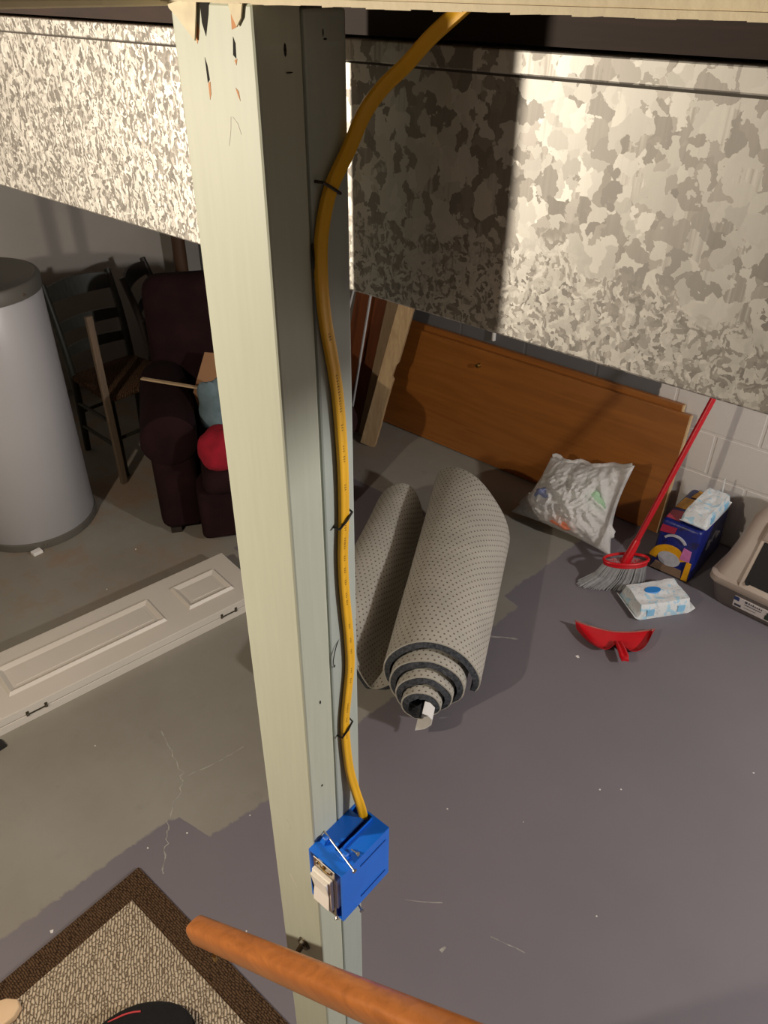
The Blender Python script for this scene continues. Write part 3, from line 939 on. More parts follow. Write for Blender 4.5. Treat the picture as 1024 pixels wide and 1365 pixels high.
g = G().ellipsoid((0, -0.05, 0.036), (0.074, 0.13, 0.04), 28, 14, slfn)
g.v = [(x, y, max(0.010, z)) for (x, y, z) in g.v]
obj('upper', g, 'felt', SL, smooth=True)
g = G().ellipsoid((0, -0.05, 0.006), (0.078, 0.134, 0.006), 28, 8)
obj('sole', g, 'felt', SL, smooth=True)
for sx in (-1, 1):
    pts = [(sx * 0.040, -0.040, 0.0712), (sx * 0.043, -0.06, 0.0705), (sx * 0.043, -0.085, 0.068), (sx * 0.040, -0.12, 0.058)]
    obj('edging', G().tube(catmull(pts, 5), 0.0022, 8), 'redpipe', SL, smooth=True)
tp = G()
out = [(0.0, 0.0), (0.028, 0.018), (0.052, 0.012), (0.064, -0.010), (0.060, -0.06), (0.052, -0.16), (0.03, -0.19), (0.0, -0.19), (-0.022, -0.16), (-0.026, -0.08), (-0.014, -0.02)]
tag(obj('tan_scrap', tp.prism(out, lambda x, y: (-1.345 + x * 0.9, 0.098 + y, 0.0085), lambda x, y: (-1.343 + x * 0.84, 0.096 + y * 0.97, 0.030)), 'tan', bevel=0.004, smooth=True), 'pale tan pointed piece lying on the rug at the lower left corner', 'scrap')

# ------------------------------------------------------------------ folded closet door on the floor
ang = math.atan2(-0.150, 0.985)
DR = thing('closet_door', 'white folded panel door lying flat on the floor', 'door', (-2.019, 1.590, 0), ang)
# local: y runs along the door (0 = far end, negative toward the viewer's left), x from 0 (near edge) to -0.335
LW, LL = 0.335, 2.0
for z0 in (0.0, 0.038):
    lf = obj('leaf', G().box(-LW, 0, -LL, 0, z0, z0 + 0.0345), 'white', DR, bevel=0.002)
top = 0.0725
for (ya, yb) in [(-0.30, -0.085), (-1.02, -0.395), (-1.86, -1.14)]:
    xa, xb = -0.255, -0.085
    w_ = 0.030
    g = G()
    R0 = [(xa, ya), (xb, ya), (xb, yb), (xa, yb)]
    R1 = [(xa + w_ * 0.35, ya + w_ * 0.35), (xb - w_ * 0.35, ya + w_ * 0.35), (xb - w_ * 0.35, yb - w_ * 0.35), (xa + w_ * 0.35, yb - w_ * 0.35)]
    R2 = [(xa + w_, ya + w_), (xb - w_, ya + w_), (xb - w_, yb - w_), (xa + w_, yb - w_)]
    vs = [(x, y, top - 0.001) for x, y in R0] + [(x, y, top + 0.0115) for x, y in R1] + [(x, y, top - 0.001) for x, y in R2]
    fs = []
    for i in range(4):
        j = (i + 1) % 4
        fs += [(i, j, 4 + j, 4 + i), (4 + i, 4 + j, 8 + j, 8 + i), (8 + i, 8 + j, j, i)]
    obj('panel_moulding', g.add(vs, fs), 'white', DR, bevel=0.0015)
    obj('panel_field', G().box(xa + w_ + 0.012, xb - w_ - 0.012, ya + w_ + 0.012, yb - w_ - 0.012, top - 0.001, top + 0.0015), 'white', DR, bevel=0.001, seg=1)
for y in (-0.17, -0.96):
    h = obj('hinge', G().box(0.0, 0.0016, y - 0.030, y + 0.030, 0.033, 0.039), 'hinge', DR)
    for yy in (y - 0.033, y + 0.033):
        obj('hinge_knuckle', G().tube([(0.003, yy - 0.004, 0.040), (0.003, yy + 0.004, 0.040)], 0.004, 10), 'hinge', h, smooth=True)
        obj('hinge_leaf', G().box(0.0, 0.002, yy - 0.005, yy + 0.005, 0.030, 0.052), 'hinge', h)
tag(obj('wood_scrap', G().box(-2.165, -2.125, 0.44, 0.50, 0.0, 0.012), 'black', bevel=0.003), 'small black scrap on the floor at the near edge of the white door', 'scrap')

# ------------------------------------------------------------------ water heater
WH = thing('water_heater', 'tall pale grey cylindrical water heater tank with dark rims', 'water heater', (-3.33, 1.28, 0))
R_ = 0.276
obj('tank', G().lathe([(R_ - 0.004, 0.03), (R_, 0.035), (R_, 1.145), (R_ - 0.003, 1.15)], n=72), 'heater', WH, smooth=True)
obj('bottom_ring', G().lathe([(R_ - 0.02, 0.0), (R_ + 0.005, 0.0), (R_ + 0.006, 0.004), (R_ + 0.006, 0.036), (R_ + 0.001, 0.040)], n=72), 'heatercap', WH, smooth=True)
cap = obj('top_cap', G().lathe([(R_ - 0.002, 1.130), (R_ + 0.006, 1.130), (R_ + 0.007, 1.180), (R_ + 0.001, 1.188), (R_ - 0.012, 1.190), (R_ - 0.02, 1.184), (0.02, 1.186)], n=72), 'heatercap', WH, smooth=True)
for t in (-0.35, -1.15, 0.35, -2.1):
    for z in (0.024, 1.152):
        c = Vector((math.cos(t), math.sin(t), 0))
        obj('screw', G().tube([c * (R_ + 0.004) + Vector((0, 0, z)), c * (R_ + 0.011) + Vector((0, 0, z))], 0.005, 8), 'steel', WH, smooth=True)
for (x, y, h) in [(0.02, -0.15, 2.19), (-0.10, 0.08, 2.19)]:
    obj('water_pipe', G().tube([(x, y, 1.18), (x, y, h)], 0.019, 14), 'copper', WH, smooth=True)
for k_, t in enumerate((-0.55, -0.52)):
    pass
c = Vector((math.cos(-0.50), math.sin(-0.50), 0)) * (R_ + 0.028)
tag(obj('plastic_shim', G().box(-3.33 + c.x - 0.016, -3.33 + c.x + 0.016, 1.28 + c.y - 0.022, 1.28 + c.y + 0.022, 0, 0.016), 'tag', bevel=0.002), 'tiny white block on the floor against the water heater base', 'block')
obj('cap_plate', G().box(0.02, 0.10, -0.20, -0.12, 1.184, 1.190), 'heatercap', WH, bevel=0.002)


# ------------------------------------------------------------------ old chairs
def chair(name, label, loc, rz, wm, arms=False):
    C = thing(name, label, 'chair', loc, rz, 'old chairs by the water heater')
    sw, sd, sh = 0.20, 0.19, 0.45   # half width, half depth, seat height
    for s_ in (-1, 1):
        obj('leg', G().tube([(sd, s_ * sw, 0), (sd - 0.005, s_ * sw, 0.25), (sd - 0.01, s_ * sw, sh + 0.005)], [0.016, 0.020, 0.022], 12), wm, C, smooth=True)
        pts = catmull([(-sd - 0.02, s_ * (sw - 0.02), 0), (-sd, s_ * (sw - 0.02), 0.25), (-sd, s_ * (sw - 0.02), sh), (-sd - 0.03, s_ * (sw - 0.015), 0.70), (-sd - 0.085, s_ * (sw - 0.015), 0.92)], 4)
        obj('back_post', G().tube(pts, [0.017 + 0.004 * math.sin(3.14 * k / (len(pts) - 1)) for k in range(len(pts))], 12), wm, C, smooth=True)
        for z in (0.16, 0.30):
            obj('stretcher', G().tube([(-sd - 0.005, s_ * (sw - 0.015), z), (sd, s_ * sw, z)], 0.010, 8), wm, C, smooth=True)
    for x, z in ((sd - 0.002, 0.22), (-sd - 0.003, 0.24)):
        obj('stretcher', G().tube([(x, -sw + 0.01, z), (x, sw - 0.01, z)], 0.010, 8), wm, C, smooth=True)
    for (z, h, xo) in ((0.575, 0.045, -0.012), (0.70, 0.050, -0.028), (0.865, 0.075, -0.068)):
        top, bot = [], []
        nu = 13
        for i in range(nu):
            t = -1 + 2 * i / (nu - 1)
            y = t * (sw - 0.02)
            x = -sd + xo - 0.03 * (1 - t * t)
            arch = (0.016 if h > 0.06 else 0.008) * (1 - t * t)
            for zz in (z - h / 2, z + h / 2 + arch):
                top.append((x + 0.007 - (zz - z) * 0.2, y, zz))
                bot.append((x - 0.007 - (zz - z) * 0.2, y, zz))
        obj('slat', G().sheet(top, bot, nu, 2), wm, C, smooth=True)
    st = obj('seat', G().hexa([(-sd - 0.01, -sw + 0.01, sh - 0.022), (sd + 0.012, -sw - 0.02, sh - 0.022), (sd + 0.012, sw + 0.02, sh - 0.022), (-sd - 0.01, sw - 0.01, sh - 0.022),
                               (-sd - 0.01, -sw + 0.01, sh + 0.012), (sd + 0.012, -sw - 0.02, sh + 0.012), (sd + 0.012, sw + 0.02, sh + 0.012), (-sd - 0.01, sw - 0.01, sh + 0.012)]), 'rush', C, bevel=0.012, smooth=True)
    if arms:
        for s_ in (-1, 1):
            obj('arm', G().bar((-sd - 0.01, s_ * (sw - 0.01), 0.66), (sd - 0.01, s_ * (sw + 0.01), 0.64), 0.045, 0.022), wm, C, bevel=0.006)
            obj('arm_post', G().tube([(sd - 0.02, s_ * sw, sh), (sd - 0.03, s_ * sw, 0.635)], 0.012, 8), wm, C, smooth=True)
    return C


chair('ladderback_chair', 'dark green ladder-back chair with woven seat right beside the water heater', (-3.53, 2.00, 0), 0.0, 'chairgreen')
chair('wooden_chair', 'blackish wooden chair with arms, farther back next to the armchair', (-3.74, 2.60, 0), math.radians(38), 'chairdark', True).scale = (1, 1, 0.91)
tag(obj('wooden_stake', G().bar((-3.285, 1.750, 0), (-3.30, 1.755, 0.90), 0.034, 0.022, (1, 0, 0)), 'stick', bevel=0.003), 'tall narrow brown wooden stick standing upright in front of the green chair', 'stick')

# ------------------------------------------------------------------ armchair
# local: x = to the sitter's side away from the near arm, y = toward the back
AC = thing('armchair', 'dark maroon upholstered armchair half hidden behind the post', 'armchair', (-2.72, 1.59, 0), math.atan2(0.82, 0.57))


def soft(name, x0, x1, y0, y1, z0, z1, bev, lab=None):
    return obj(name, G().box(x0, x1, y0, y1, z0, z1), 'maroon', AC, bevel=bev, seg=5, smooth=True, label=lab)


soft('arm', 0.0, 0.20, 0.02, 0.66, 0.02, 0.53, 0.05)
g = G().tube([(0.095, -0.0, 0.50), (0.095, 0.02, 0.50), (0.095, 0.62, 0.51), (0.095, 0.66, 0.51)], [0.10, 0.125, 0.125, 0.11], 22)
obj('arm_roll', g, 'maroon', AC, smooth=True)
soft('arm', 0.72, 0.92, 0.02, 0.66, 0.02, 0.53, 0.05)
obj('arm_roll', G().tube([(0.825, 0.0, 0.50), (0.825, 0.02, 0.50), (0.825, 0.62, 0.51), (0.825, 0.66, 0.51)], [0.10, 0.125, 0.125, 0.11], 22), 'maroon', AC, smooth=True)
soft('seat_base', 0.18, 0.74, -0.10, 0.60, 0.02, 0.29, 0.03)
soft('seat_cushion', 0.215, 0.705, -0.16, 0.57, 0.285, 0.42, 0.05)
g = G().hexa([(0.03, 0.54, 0.04), (0.89, 0.54, 0.04), (0.89, 0.74, 0.04), (0.03, 0.74, 0.04), (0.05, 0.66, 1.03), (0.87, 0.66, 1.03), (0.87, 0.86, 1.00), (0.05, 0.86, 1.00)])
obj('backrest', g, 'maroon', AC, bevel=0.085, seg=6, smooth=True)
for (x, y) in ((0.06, 0.06), (0.86, 0.06), (0.06, 0.66), (0.86, 0.66)):
    obj('foot', G().box(x - 0.025, x + 0.025, y - 0.025, y + 0.025, 0, 0.03), 'chairdark', AC)


def cloth_blob(name, label, cat, c, r, mat, seed, amp=0.25, flat=None):
    def fn(d):
        return 1 + amp * mnoise.noise(Vector((d.x * 1.6 + seed, d.y * 1.6, d.z * 1.6)))
    g = G().ellipsoid(c, r, 28, 18, fn)
    if flat is not None:
        g.v = [(x, y, max(flat, z)) for (x, y, z) in g.v]
    return tag(obj(name, g, mat, smooth=True), label, cat)


AL = lambda x, y, z: tuple(AC_M @ Vector((x, y, z)))
AC_M = Matrix.Translation((-2.72, 1.59, 0)) @ Matrix.Rotation(math.atan2(0.82, 0.57), 4, 'Z')
cb = [(0.0, 0.0), (0.22, 0.0), (0.26, 0.26), (0.05, 0.30), (-0.03, 0.12)]
A = AC_M
g = G().prism(cb, lambda u, v: AL(0.255 + u, 0.342 + v * 0.50, 0.432 + v * 0.90), lambda u, v: AL(0.255 + u, 0.335 + v * 0.50, 0.440 + v * 0.90))
tag(obj('cardboard_sheet', g, 'cardboard'), 'tan cardboard sheet propped in the corner of the maroon armchair', 'cardboard')
c = AL(0.325, 0.225, 0.55)
cloth_blob('folded_cloth', 'blue grey cloth heaped on the armchair beside the cardboard', 'cloth', c, (0.095, 0.085, 0.13), 'denim', 3.0, 0.35, 0.422)
c = AL(0.325, 0.080, 0.462)
cloth_blob('white_cloth', 'white cloth peeking out under the blue grey cloth', 'cloth', c, (0.045, 0.045, 0.042), 'whitecloth', 8.0, 0.3, 0.422)
c = AL(0.310, -0.105, 0.505)
cloth_blob('plush_cushion', 'round crimson red cushion at the front edge of the armchair', 'cushion', c, (0.10, 0.10, 0.10), 'red', 5.0, 0.15, 0.423)
tag(obj('thin_slat', G().bar((-3.05, 1.82, 0.6425), (-2.73, 1.95, 0.6425), 0.020, 0.008), 'slat', bevel=0.001, seg=1), 'thin pale wooden slat lying across the arm of the maroon armchair', 'slat')
tag(obj('steel_column', G().tube([(-4.33, 3.02, 0), (-4.33, 3.02, 2.2)], 0.043, 20), 'brownsteel', smooth=True), 'brown steel column rising behind the maroon armchair', 'column')

# ------------------------------------------------------------------ brown doors, planks, tracks against the back wall
BD = thing('flush_door', 'orange brown flush wooden door standing on its long side against the block wall', 'door', (-1.86, 3.157, 0))
lean = math.asin(0.109)


def leaned(x0, x1, th, h, y0, ln, z0=0.0):
    """slab standing on its edge and leaning back; returns a function (x, depth, height) -> point"""
    c, s_ = math.cos(ln), math.sin(ln)
    return lambda x, dpt, hh: (x, y0 + hh * s_ + dpt * c, z0 + hh * c - dpt * s_)


def slab(name, f, x0, x1, d0, d1, h0, h1, mat, parent, **kw):
    pts = [f(x0, d0, h0), f(x1, d0, h0), f(x1, d1, h0), f(x0, d1, h0), f(x0, d0, h1), f(x1, d0, h1), f(x1, d1, h1), f(x0, d1, h1)]
    return obj(name, G().hexa(pts), mat, parent, **kw)


f1 = leaned(0, 0, 0, 0, 0.008, lean, 0.006)
slab('door_face', f1, -0.93, 0.882, 0.0, 0.028, 0, 0.606, 'doorwood', BD, bevel=0.002)
slab('door_edge', f1, 0.882, 0.888, 0.001, 0.027, 0.002, 0.604, 'edgewood', BD)
kx, kh = -0.235, 0.525
kc = Vector(f1(kx, 0, kh))
kd = Vector((0, -math.cos(lean), math.sin(lean)))
obj('knob', G().tube([kc, kc + kd * 0.004, kc + kd * 0.008, kc + kd * 0.018, kc + kd * 0.024, kc + kd * 0.026], [0.010, 0.010, 0.005, 0.013, 0.011, 0.004], 16), 'brass', BD, smooth=True, label='small round brass knob')
BD2 = thing('plain_door', 'second brown door, only its top edge showing behind the front one', 'door', (-1.90, 3.206, 0))
f2 = leaned(0, 0, 0, 0, 0.008, math.asin(0.078), 0.006)
slab('door_face', f2, -0.90, 0.870, 0.0, 0.026, 0, 0.628, 'doorwood', BD2, bevel=0.002)
slab('door_edge', f2, 0.870, 0.876, 0.001, 0.025, 0.002, 0.626, 'edgewood', BD2)


def plank(name, label, foot, top, w_, th, mat, notch=None, n=10, rnd=None, facing=(0, -1, 0.3)):
    foot, top = Vector(foot), Vector(top)
    d = (top - foot).normalized()
    wdt = d.cross(Vector(facing)).normalized()
    nrm = wdt.cross(d).normalized()
    L = (top - foot).length
    T = thing(name, label, 'board', tuple(foot), 0, 'boards leaning on the back wall')
    poly = []
    for i in range(n + 1):
        t = i / n * L
        poly.append((w_ / 2 + (rnd.uniform(-0.002, 0.002) if rnd else 0), t))
    if notch:
        a, b, dp = notch
        poly = [p for p in poly if not (a - 0.01 < p[1] < b + 0.01)]
        poly += [(w_ / 2, a), (w_ / 2 - dp, a + 0.015), (w_ / 2 - dp * 0.8, b - 0.02), (w_ / 2, b)]
        poly.sort(key=lambda p: p[1])
    poly = [(-w_ / 2, 0.0)] + poly + [(-w_ / 2, L)]
    obj('plank_body', G().prism(poly, lambda u, v: wdt * u + d * v + nrm * 0, lambda u, v: wdt * u + d * v - nrm * th), mat, T, bevel=0.0015, seg=1)
    return T


pr = random.Random(2)
plank('pine_plank', 'weathered pine plank with a notched edge leaning in front of the brown door', (-2.59, 2.885, 0.004), (-2.31, 3.245, 1.75), 0.085, 0.034, 'pine', (0.42, 0.52, 0.013), 14, pr, (0.42, -1, 0.3))
plank('old_plank', 'older greyer plank leaning directly behind the notched pine plank', (-2.665, 2.95, 0.004), (-2.46, 3.25, 1.70), 0.085, 0.022, 'pineold', None, 10, pr, (0.35, -1, 0.3))
plank('brown_board', 'dark brown veneered board leaning at the left of the pine planks', (-2.80, 2.955, 0.004), (-2.62, 3.225, 1.62), 0.22, 0.020, 'doorwood2', None, 4, None, (0.25, -1, 0.3))
tag(obj('metal_track', G().bar((-2.755, 2.905, 0.01), (-2.64, 3.165, 1.55), 0.014, 0.010), 'alu', bevel=0.002), 'right one of two thin white metal tracks leaning beside the brown board', 'track', 'metal tracks')
tag(obj('metal_track', G().bar((-2.94, 2.87, 0.01), (-2.68, 3.185, 1.60), 0.014, 0.010), 'alu', bevel=0.002), 'left one of two thin white metal tracks leaning beside the brown board', 'track', 'metal tracks')
tag(obj('grey_panel', G().hexa([(-3.35, 3.02, 0.004), (-2.90, 3.02, 0.004), (-2.90, 3.035, 0.0), (-3.35, 3.035, 0.0), (-3.30, 3.24, 1.35), (-2.78, 3.24, 1.35), (-2.78, 3.255, 1.35), (-3.30, 3.255, 1.35)]), 'greyboard'), 'grey flat board leaning on the wall just right of the post', 'board')

# ------------------------------------------------------------------ rolled rug
RL = thing('rolled_rug', 'loosely rolled charcoal rug with dotted beige backing lying on the floor', 'rolled rug', (0, 0, 0))
ax = Vector((-0.47, 0.883, 0)).normalized()
rt = Vector((0.883, 0.47, 0)).normalized()
C0 = Vector((-1.205, 1.70, 0))
TURNS = 3.9


def lerp(a, b, t):
    return a + (b - a) * t


def spiral_point(th, s_, off):
    """th runs from 0 (outer end, lower right) inward; s_ 0..1 along the roll"""
    T = 2 * math.pi * TURNS
    t = th / T
    R0 = lerp(0.176, 0.050, t ** 0.9) + 0.030 * max(0.0, 1 - th / 1.1) ** 2
    flare = lerp(1.0, 1.14, s_)
    R = R0 * lerp(1.0, flare, 1 - 0.6 * t) - off
    # each turn rests on the bottom of the one outside it
    zc = R0 * lerp(1.0, flare, 1 - 0.6 * t) * 0.97 + 0.016 * (t * TURNS)
    a = -0.62 + th          # starts low on the right, goes over the top to the left
    start = -0.095 - 0.150 * t ** 0.8
    end = 0.95 - (0.20 * math.cos(a) - 0.03 * math.sin(a)) * (1 if t < 0.28 else 0.2) - 0.25 * t
    A_ = lerp(start, end, s_)
    side = 0.030 * (1 - t) * 0 - 0.012 * t
    x = R * math.cos(a) * 1.04 + side
    z = zc + R * math.sin(a) * 0.93
    p = C0 + ax * A_ + rt * x
    wob = 0.009 * mnoise.noise(Vector((math.cos(a) * 1.3, math.sin(a) * 1.3 + t * 4, A_ * 3)))
    A_ += 0.012 * mnoise.noise(Vector((th * 0.9, 1.7, 0))) * (1 - s_)
    return Vector((p.x, p.y, max(0.003 + off * 0.3, z + wob)))


def roll_layers():
    T = 2 * math.pi * TURNS
    nu, nv = 150, 26
    for nm, mat, o0, o1 in (('backing', 'pad', 0.0, 0.005), ('pile', 'pile', 0.005, 0.025)):
        top, bot, uv = [], [], []
        arc = 0.0
        prev = None
        for i in range(nu):
            th = T * i / (nu - 1)
            p_ = spiral_point(th, 0.3, 0)
            if prev is not None:
                arc += (p_ - prev).length
            prev = p_
            for j in range(nv):
                s_ = j / (nv - 1)
                fr0 = 0.0035 * mnoise.noise(Vector((th * 9, 3.3, 0))) if (j == 0 and nm == 'pile') else 0
                a_ = spiral_point(th, s_, o0)
                b_ = spiral_point(th, s_, o1)
                if nm == 'pile' and j == 0:
                    a_ = a_ - ax * (0.001 + fr0)
                    b_ = b_ - ax * (0.010 + fr0 * 1.5)
                top.append(tuple(a_))
                bot.append(tuple(b_))
                uv.append((arc, s_ * 1.05))
        obj(nm, G().sheet(top, bot, nu, nv), mat, RL, smooth=True, uv=uv + uv)


roll_layers()


# loose outer lap: runs from under the roll to the left and rises into a low arch
def lap_point(u, s_, off):
    # profile in (side, height) going from the roll's left foot over the arch to the floor on the far left
    prof_ = [(-0.150, 0.030), (-0.205, 0.010), (-0.235, 0.060), (-0.262, 0.135), (-0.310, 0.195), (-0.375, 0.215), (-0.445, 0.190), (-0.490, 0.120), (-0.505, 0.055), (-0.515, 0.020)]
    f = u * (len(prof_) - 1)
    i = min(len(prof_) - 2, int(f))
    t = f - i
    a = Vector(prof_[max(0, i - 1)])
    b, c = Vector(prof_[i]), Vector(prof_[i + 1])
    e = Vector(prof_[min(len(prof_) - 1, i + 2)])
    p = 0.5 * ((2 * b) + (c - a) * t + (2 * a - 5 * b + 4 * c - e) * t * t + (3 * b - a - 3 * c + e) * t ** 3)
    d = (c - b).normalized()
    nrm = Vector((-d.y, d.x))  # inward (below the arch)
    p = p + nrm * off
    A_ = lerp(-0.075 - 0.12 * u, 1.02 - 0.03 * math.sin(u * 9), s_)
    k_ = lerp(1.0, 0.92, s_)
    q_ = C0 + ax * A_ + rt * (p.x * lerp(1.0, 0.90, s_))
    wob = 0.010 * mnoise.noise(Vector((u * 4, s_ * 4, 7)))
    return Vector((q_.x, q_.y, max(0.002, p.y * k_ + wob)))


for nm, mat, o0, o1 in (('lap_backing', 'pad', 0.0, 0.005), ('lap_pile', 'pile', 0.005, 0.0185)):
    nu, nv = 46, 22
    top, bot, uv = [], [], []
    for i in range(nu):
        for j in range(nv):
            u, s_ = i / (nu - 1), j / (nv - 1)
            top.append(tuple(lap_point(u, s_, o0)))
            bot.append(tuple(lap_point(u, s_, o1)))
            uv.append((u * 0.70, s_ * 1.05))
    obj(nm, G().sheet(top, bot, nu, nv), mat, RL, smooth=True, uv=uv + uv)
# white tag on the inner end
cT = C0 + ax * (-0.290)
g = G()
top, bot = [], []
tp_ = [(0.012, 0.150), (0.030, 0.146), (0.046, 0.128), (0.044, 0.102), (0.022, 0.076), (-0.010, 0.060)]
for (sx, zz) in tp_:
    for k_ in (0.0, 0.056):
        pp = cT + rt * sx + ax * k_
        top.append((pp.x, pp.y, zz))
        pp2 = pp + rt * 0.0015
        bot.append((pp2.x, pp2.y, zz - 0.0012))
obj('care_tag', G().sheet(top, bot, len(tp_), 2), 'tag', RL, smooth=True, label='white fabric tag at the inner end of the roll')

# ------------------------------------------------------------------ plastic bag
BG = thing('plastic_bag', 'milky translucent plastic bag of rubbish slumped against the brown door', 'bag', (-1.33, 2.96, 0))
cor = {'bl': Vector((-1.60, 2.85, 0.012)), 'br': Vector((-1.055, 2.845, 0.012)), 'tr': Vector((-1.095, 3.015, 0.405)), 'tl': Vector((-1.50, 3.00, 0.300))}
off_ = Vector((-1.33, 2.96, 0))


def bag_pt(u, v, side):
    # pinched edges: rectangle whose sides bow inward
    eu = 0.5 + (u - 0.5) * (1 - 0.13 * math.sin(math.pi * v))
    ev = 0.5 + (v - 0.5) * (1 - 0.10 * math.sin(math.pi * u))
    p = (cor['bl'] * (1 - eu) + cor['br'] * eu) * (1 - ev) + (cor['tl'] * (1 - eu) + cor['tr'] * eu) * ev
    n = Vector((0.05, -0.90, 0.42)).normalized()
    m = (max(0.0, math.sin(math.pi * u)) ** 0.55) * (max(0.0, math.sin(math.pi * v)) ** 0.55)
    th = (0.135 if side > 0 else 0.075) * (1.25 - 0.55 * v)
    nz = mnoise.noise(Vector((u * 3.3, v * 3.3, side * 3.0 + 1.0))) * 0.55 + mnoise.noise(Vector((u * 8, v * 8, side * 5.0))) * 0.25
    rid = 0.030 * (1 - abs(mnoise.noise(Vector((u * 4.5 + v * 2.0, v * 1.7, side + 4.0)))) * 2.2)
    cr = 0.020 * (1 - abs(mnoise.noise(Vector((u * 9 + v * 5.0, v * 4.5 - u * 2, side + 9.0)))) * 3.0) + 0.009 * (1 - abs(mnoise.noise(Vector((u * 17 - v * 9, v * 12, side + 2.0)))) * 3.0)
    p = p + n * side * (th * m * (1 + 0.30 * nz) + rid * m * 0.7 + cr * m)
    p.z = max(0.004, p.z)
    if p.y > 3.10 + p.z * 0.14:
        p.y = 3.10 + p.z * 0.14
    return p - off_


nu, nv = 72, 66
g = G()
vs = []
for side in (1, -1):
    for i in range(nu + 1):
        for j in range(nv + 1):
            vs.append(bag_pt(i / nu, j / nv, side))
fs = []
n1 = (nu + 1) * (nv + 1)
for sd in (0, 1):
    for i in range(nu):
        for j in range(nv):
            a = sd * n1 + i * (nv + 1) + j
            fs.append((a, a + nv + 1, a + nv + 2, a + 1))
g.add(vs, fs)
bo = obj('film', g, 'film', BG, smooth=True)
bm = bmesh.new()
bm.from_mesh(bo.data)
bmesh.ops.remove_doubles(bm, verts=bm.verts, dist=0.002)
bmesh.ops.recalc_face_normals(bm, faces=bm.faces)
bm.to_mesh(bo.data)
bm.free()
# drawn hem along the top, with the dull red tie showing
hem = []
for i in range(25):
    u = 0.02 + 0.96 * i / 24
    p = bag_pt(u, 1.0, 1)
    hem.append(p + Vector((0, -0.004 + 0.012 * math.sin(u * 19), 0.004 + 0.012 * mnoise.noise(Vector((u * 9, 0, 0))))))
obj('hem', G().tube(hem, [0.010 + 0.006 * abs(mnoise.noise(Vector((k * 0.7, 2, 0)))) for k in range(25)], 8), 'film', BG, smooth=True)
obj('drawstring', G().tube(hem[11:24], 0.0045, 8), 'redstring', BG, smooth=True, label='dull red drawstring')


def content(label, u, v, dn, r, mat, seed):
    n = Vector((0.05, -0.90, 0.42)).normalized()
    p = bag_pt(u, v, 1) - n * dn

    def fn(d):
        return 1 + 0.35 * mnoise.noise(d * 1.8 + Vector((seed, 0, 0)))
    g = G().ellipsoid(p, r, 16, 10, fn)
    g.v = [(x, y, max(0.006, z)) for x, y, z in g.v]
    obj('wrapper', g, mat, BG, smooth=True, label=label)


content('pale green wrapper inside the bag', 0.78, 0.55, 0.036, (0.060, 0.028, 0.045), 'gcont', 1)
content('orange wrapper inside the bag', 0.56, 0.16, 0.026, (0.070, 0.025, 0.026), 'ocont', 2)
content('blue wrapper inside the bag', 0.24, 0.42, 0.032, (0.055, 0.025, 0.050), 'bcont', 3)
for i, (u, v) in enumerate([(0.5, 0.5), (0.35, 0.70), (0.7, 0.3), (0.85, 0.25), (0.45, 0.3), (0.65, 0.75), (0.15, 0.2)]):
    content('white wrapper inside the bag', u, v, 0.085, (0.08, 0.035, 0.06), 'wcont', 10 + i)

# ------------------------------------------------------------------ broom
BR = thing('broom', 'red handled broom with grey bristles leaning on the white wall', 'broom', (-0.936, 2.718, 0))
hb = Vector((0, 0, 0.115))
ht = Vector((0.181, 0.560, 1.45))
obj('handle', G().tube([hb + (ht - hb) * 0.0, ht], 0.0125, 14), 'redhandle', BR, smooth=True)
hd = (ht - hb).normalized()
obj('socket', G().tube([hb - hd * 0.02, hb + hd * 0.01, hb + hd * 0.10, hb + hd * 0.11], [0.020, 0.021, 0.0165, 0.0145], 14), 'redplastic', BR, smooth=True)
la = Vector((0.758, 0.652, 0)).normalized()
lb = Vector((-0.652, 0.758, 0)).normalized()
ringp = []
for i in range(33):
    t = 2 * math.pi * i / 32
    ringp.append(la * (0.096 * math.cos(t)) + lb * (0.040 * math.sin(t)) + Vector((0, 0, 0.130 + 0.010 * math.cos(t * 1.0) * 0.3)))
obj('ring', G().tube(ringp, 0.0065, 8, caps=False), 'redplastic', BR, smooth=True)
g = G()
top, bot = [], []
for i in range(25):
    t = math.pi + math.pi * i / 24
    for z in (0.108, 0.128):
        top.append(tuple(la * (0.097 * math.cos(t)) + lb * (0.041 * math.sin(t)) + Vector((0, 0, z))))
        bot.append(tuple(la * (0.091 * math.cos(t)) + lb * (0.036 * math.sin(t)) + Vector((0, 0, z))))
obj('skirt', G().sheet(top, bot, 25, 2), 'redplastic', BR, smooth=True)
g = G().lathe([(0.5, 0), (0.5, 0.01)], n=4)
g = G()
vs = [tuple(la * (0.090 * math.cos(6.283 * k / 28)) + lb * (0.035 * math.sin(6.283 * k / 28)) + Vector((0, 0, z))) for z in (0.104, 0.112) for k in range(28)]
g.add(vs, [tuple(range(28))[::-1], tuple(range(28, 56))] + [(k, (k + 1) % 28, 28 + (k + 1) % 28, 28 + k) for k in range(28)])
obj('bristle_block', g, 'redplastic', BR)
bb = random.Random(4)
g = G()
for k in range(760):
    while True:
        x, y = bb.uniform(-1, 1), bb.uniform(-1, 1)
        if x * x + y * y < 1:
            break
    b0 = la * (0.090 * x) + lb * (0.034 * y) + Vector((0, 0, 0.112))
    fx = lerp(-0.205, 0.098, (x + 1) / 2)
    fo = la * fx + lb * (0.050 * y - 0.016) + Vector((0, 0, bb.uniform(0.001, 0.010)))
    mid = (b0 + fo) * 0.5 + la * (0.016 * (1 - x) * 0.5) + Vector((0, 0, -0.008))
    g.tube([b0, mid, fo], [0.0026, 0.0022, 0.0016], 4)
obj('bristles', g, 'bristle', BR, kind='stuff', label='grey splayed bristles')

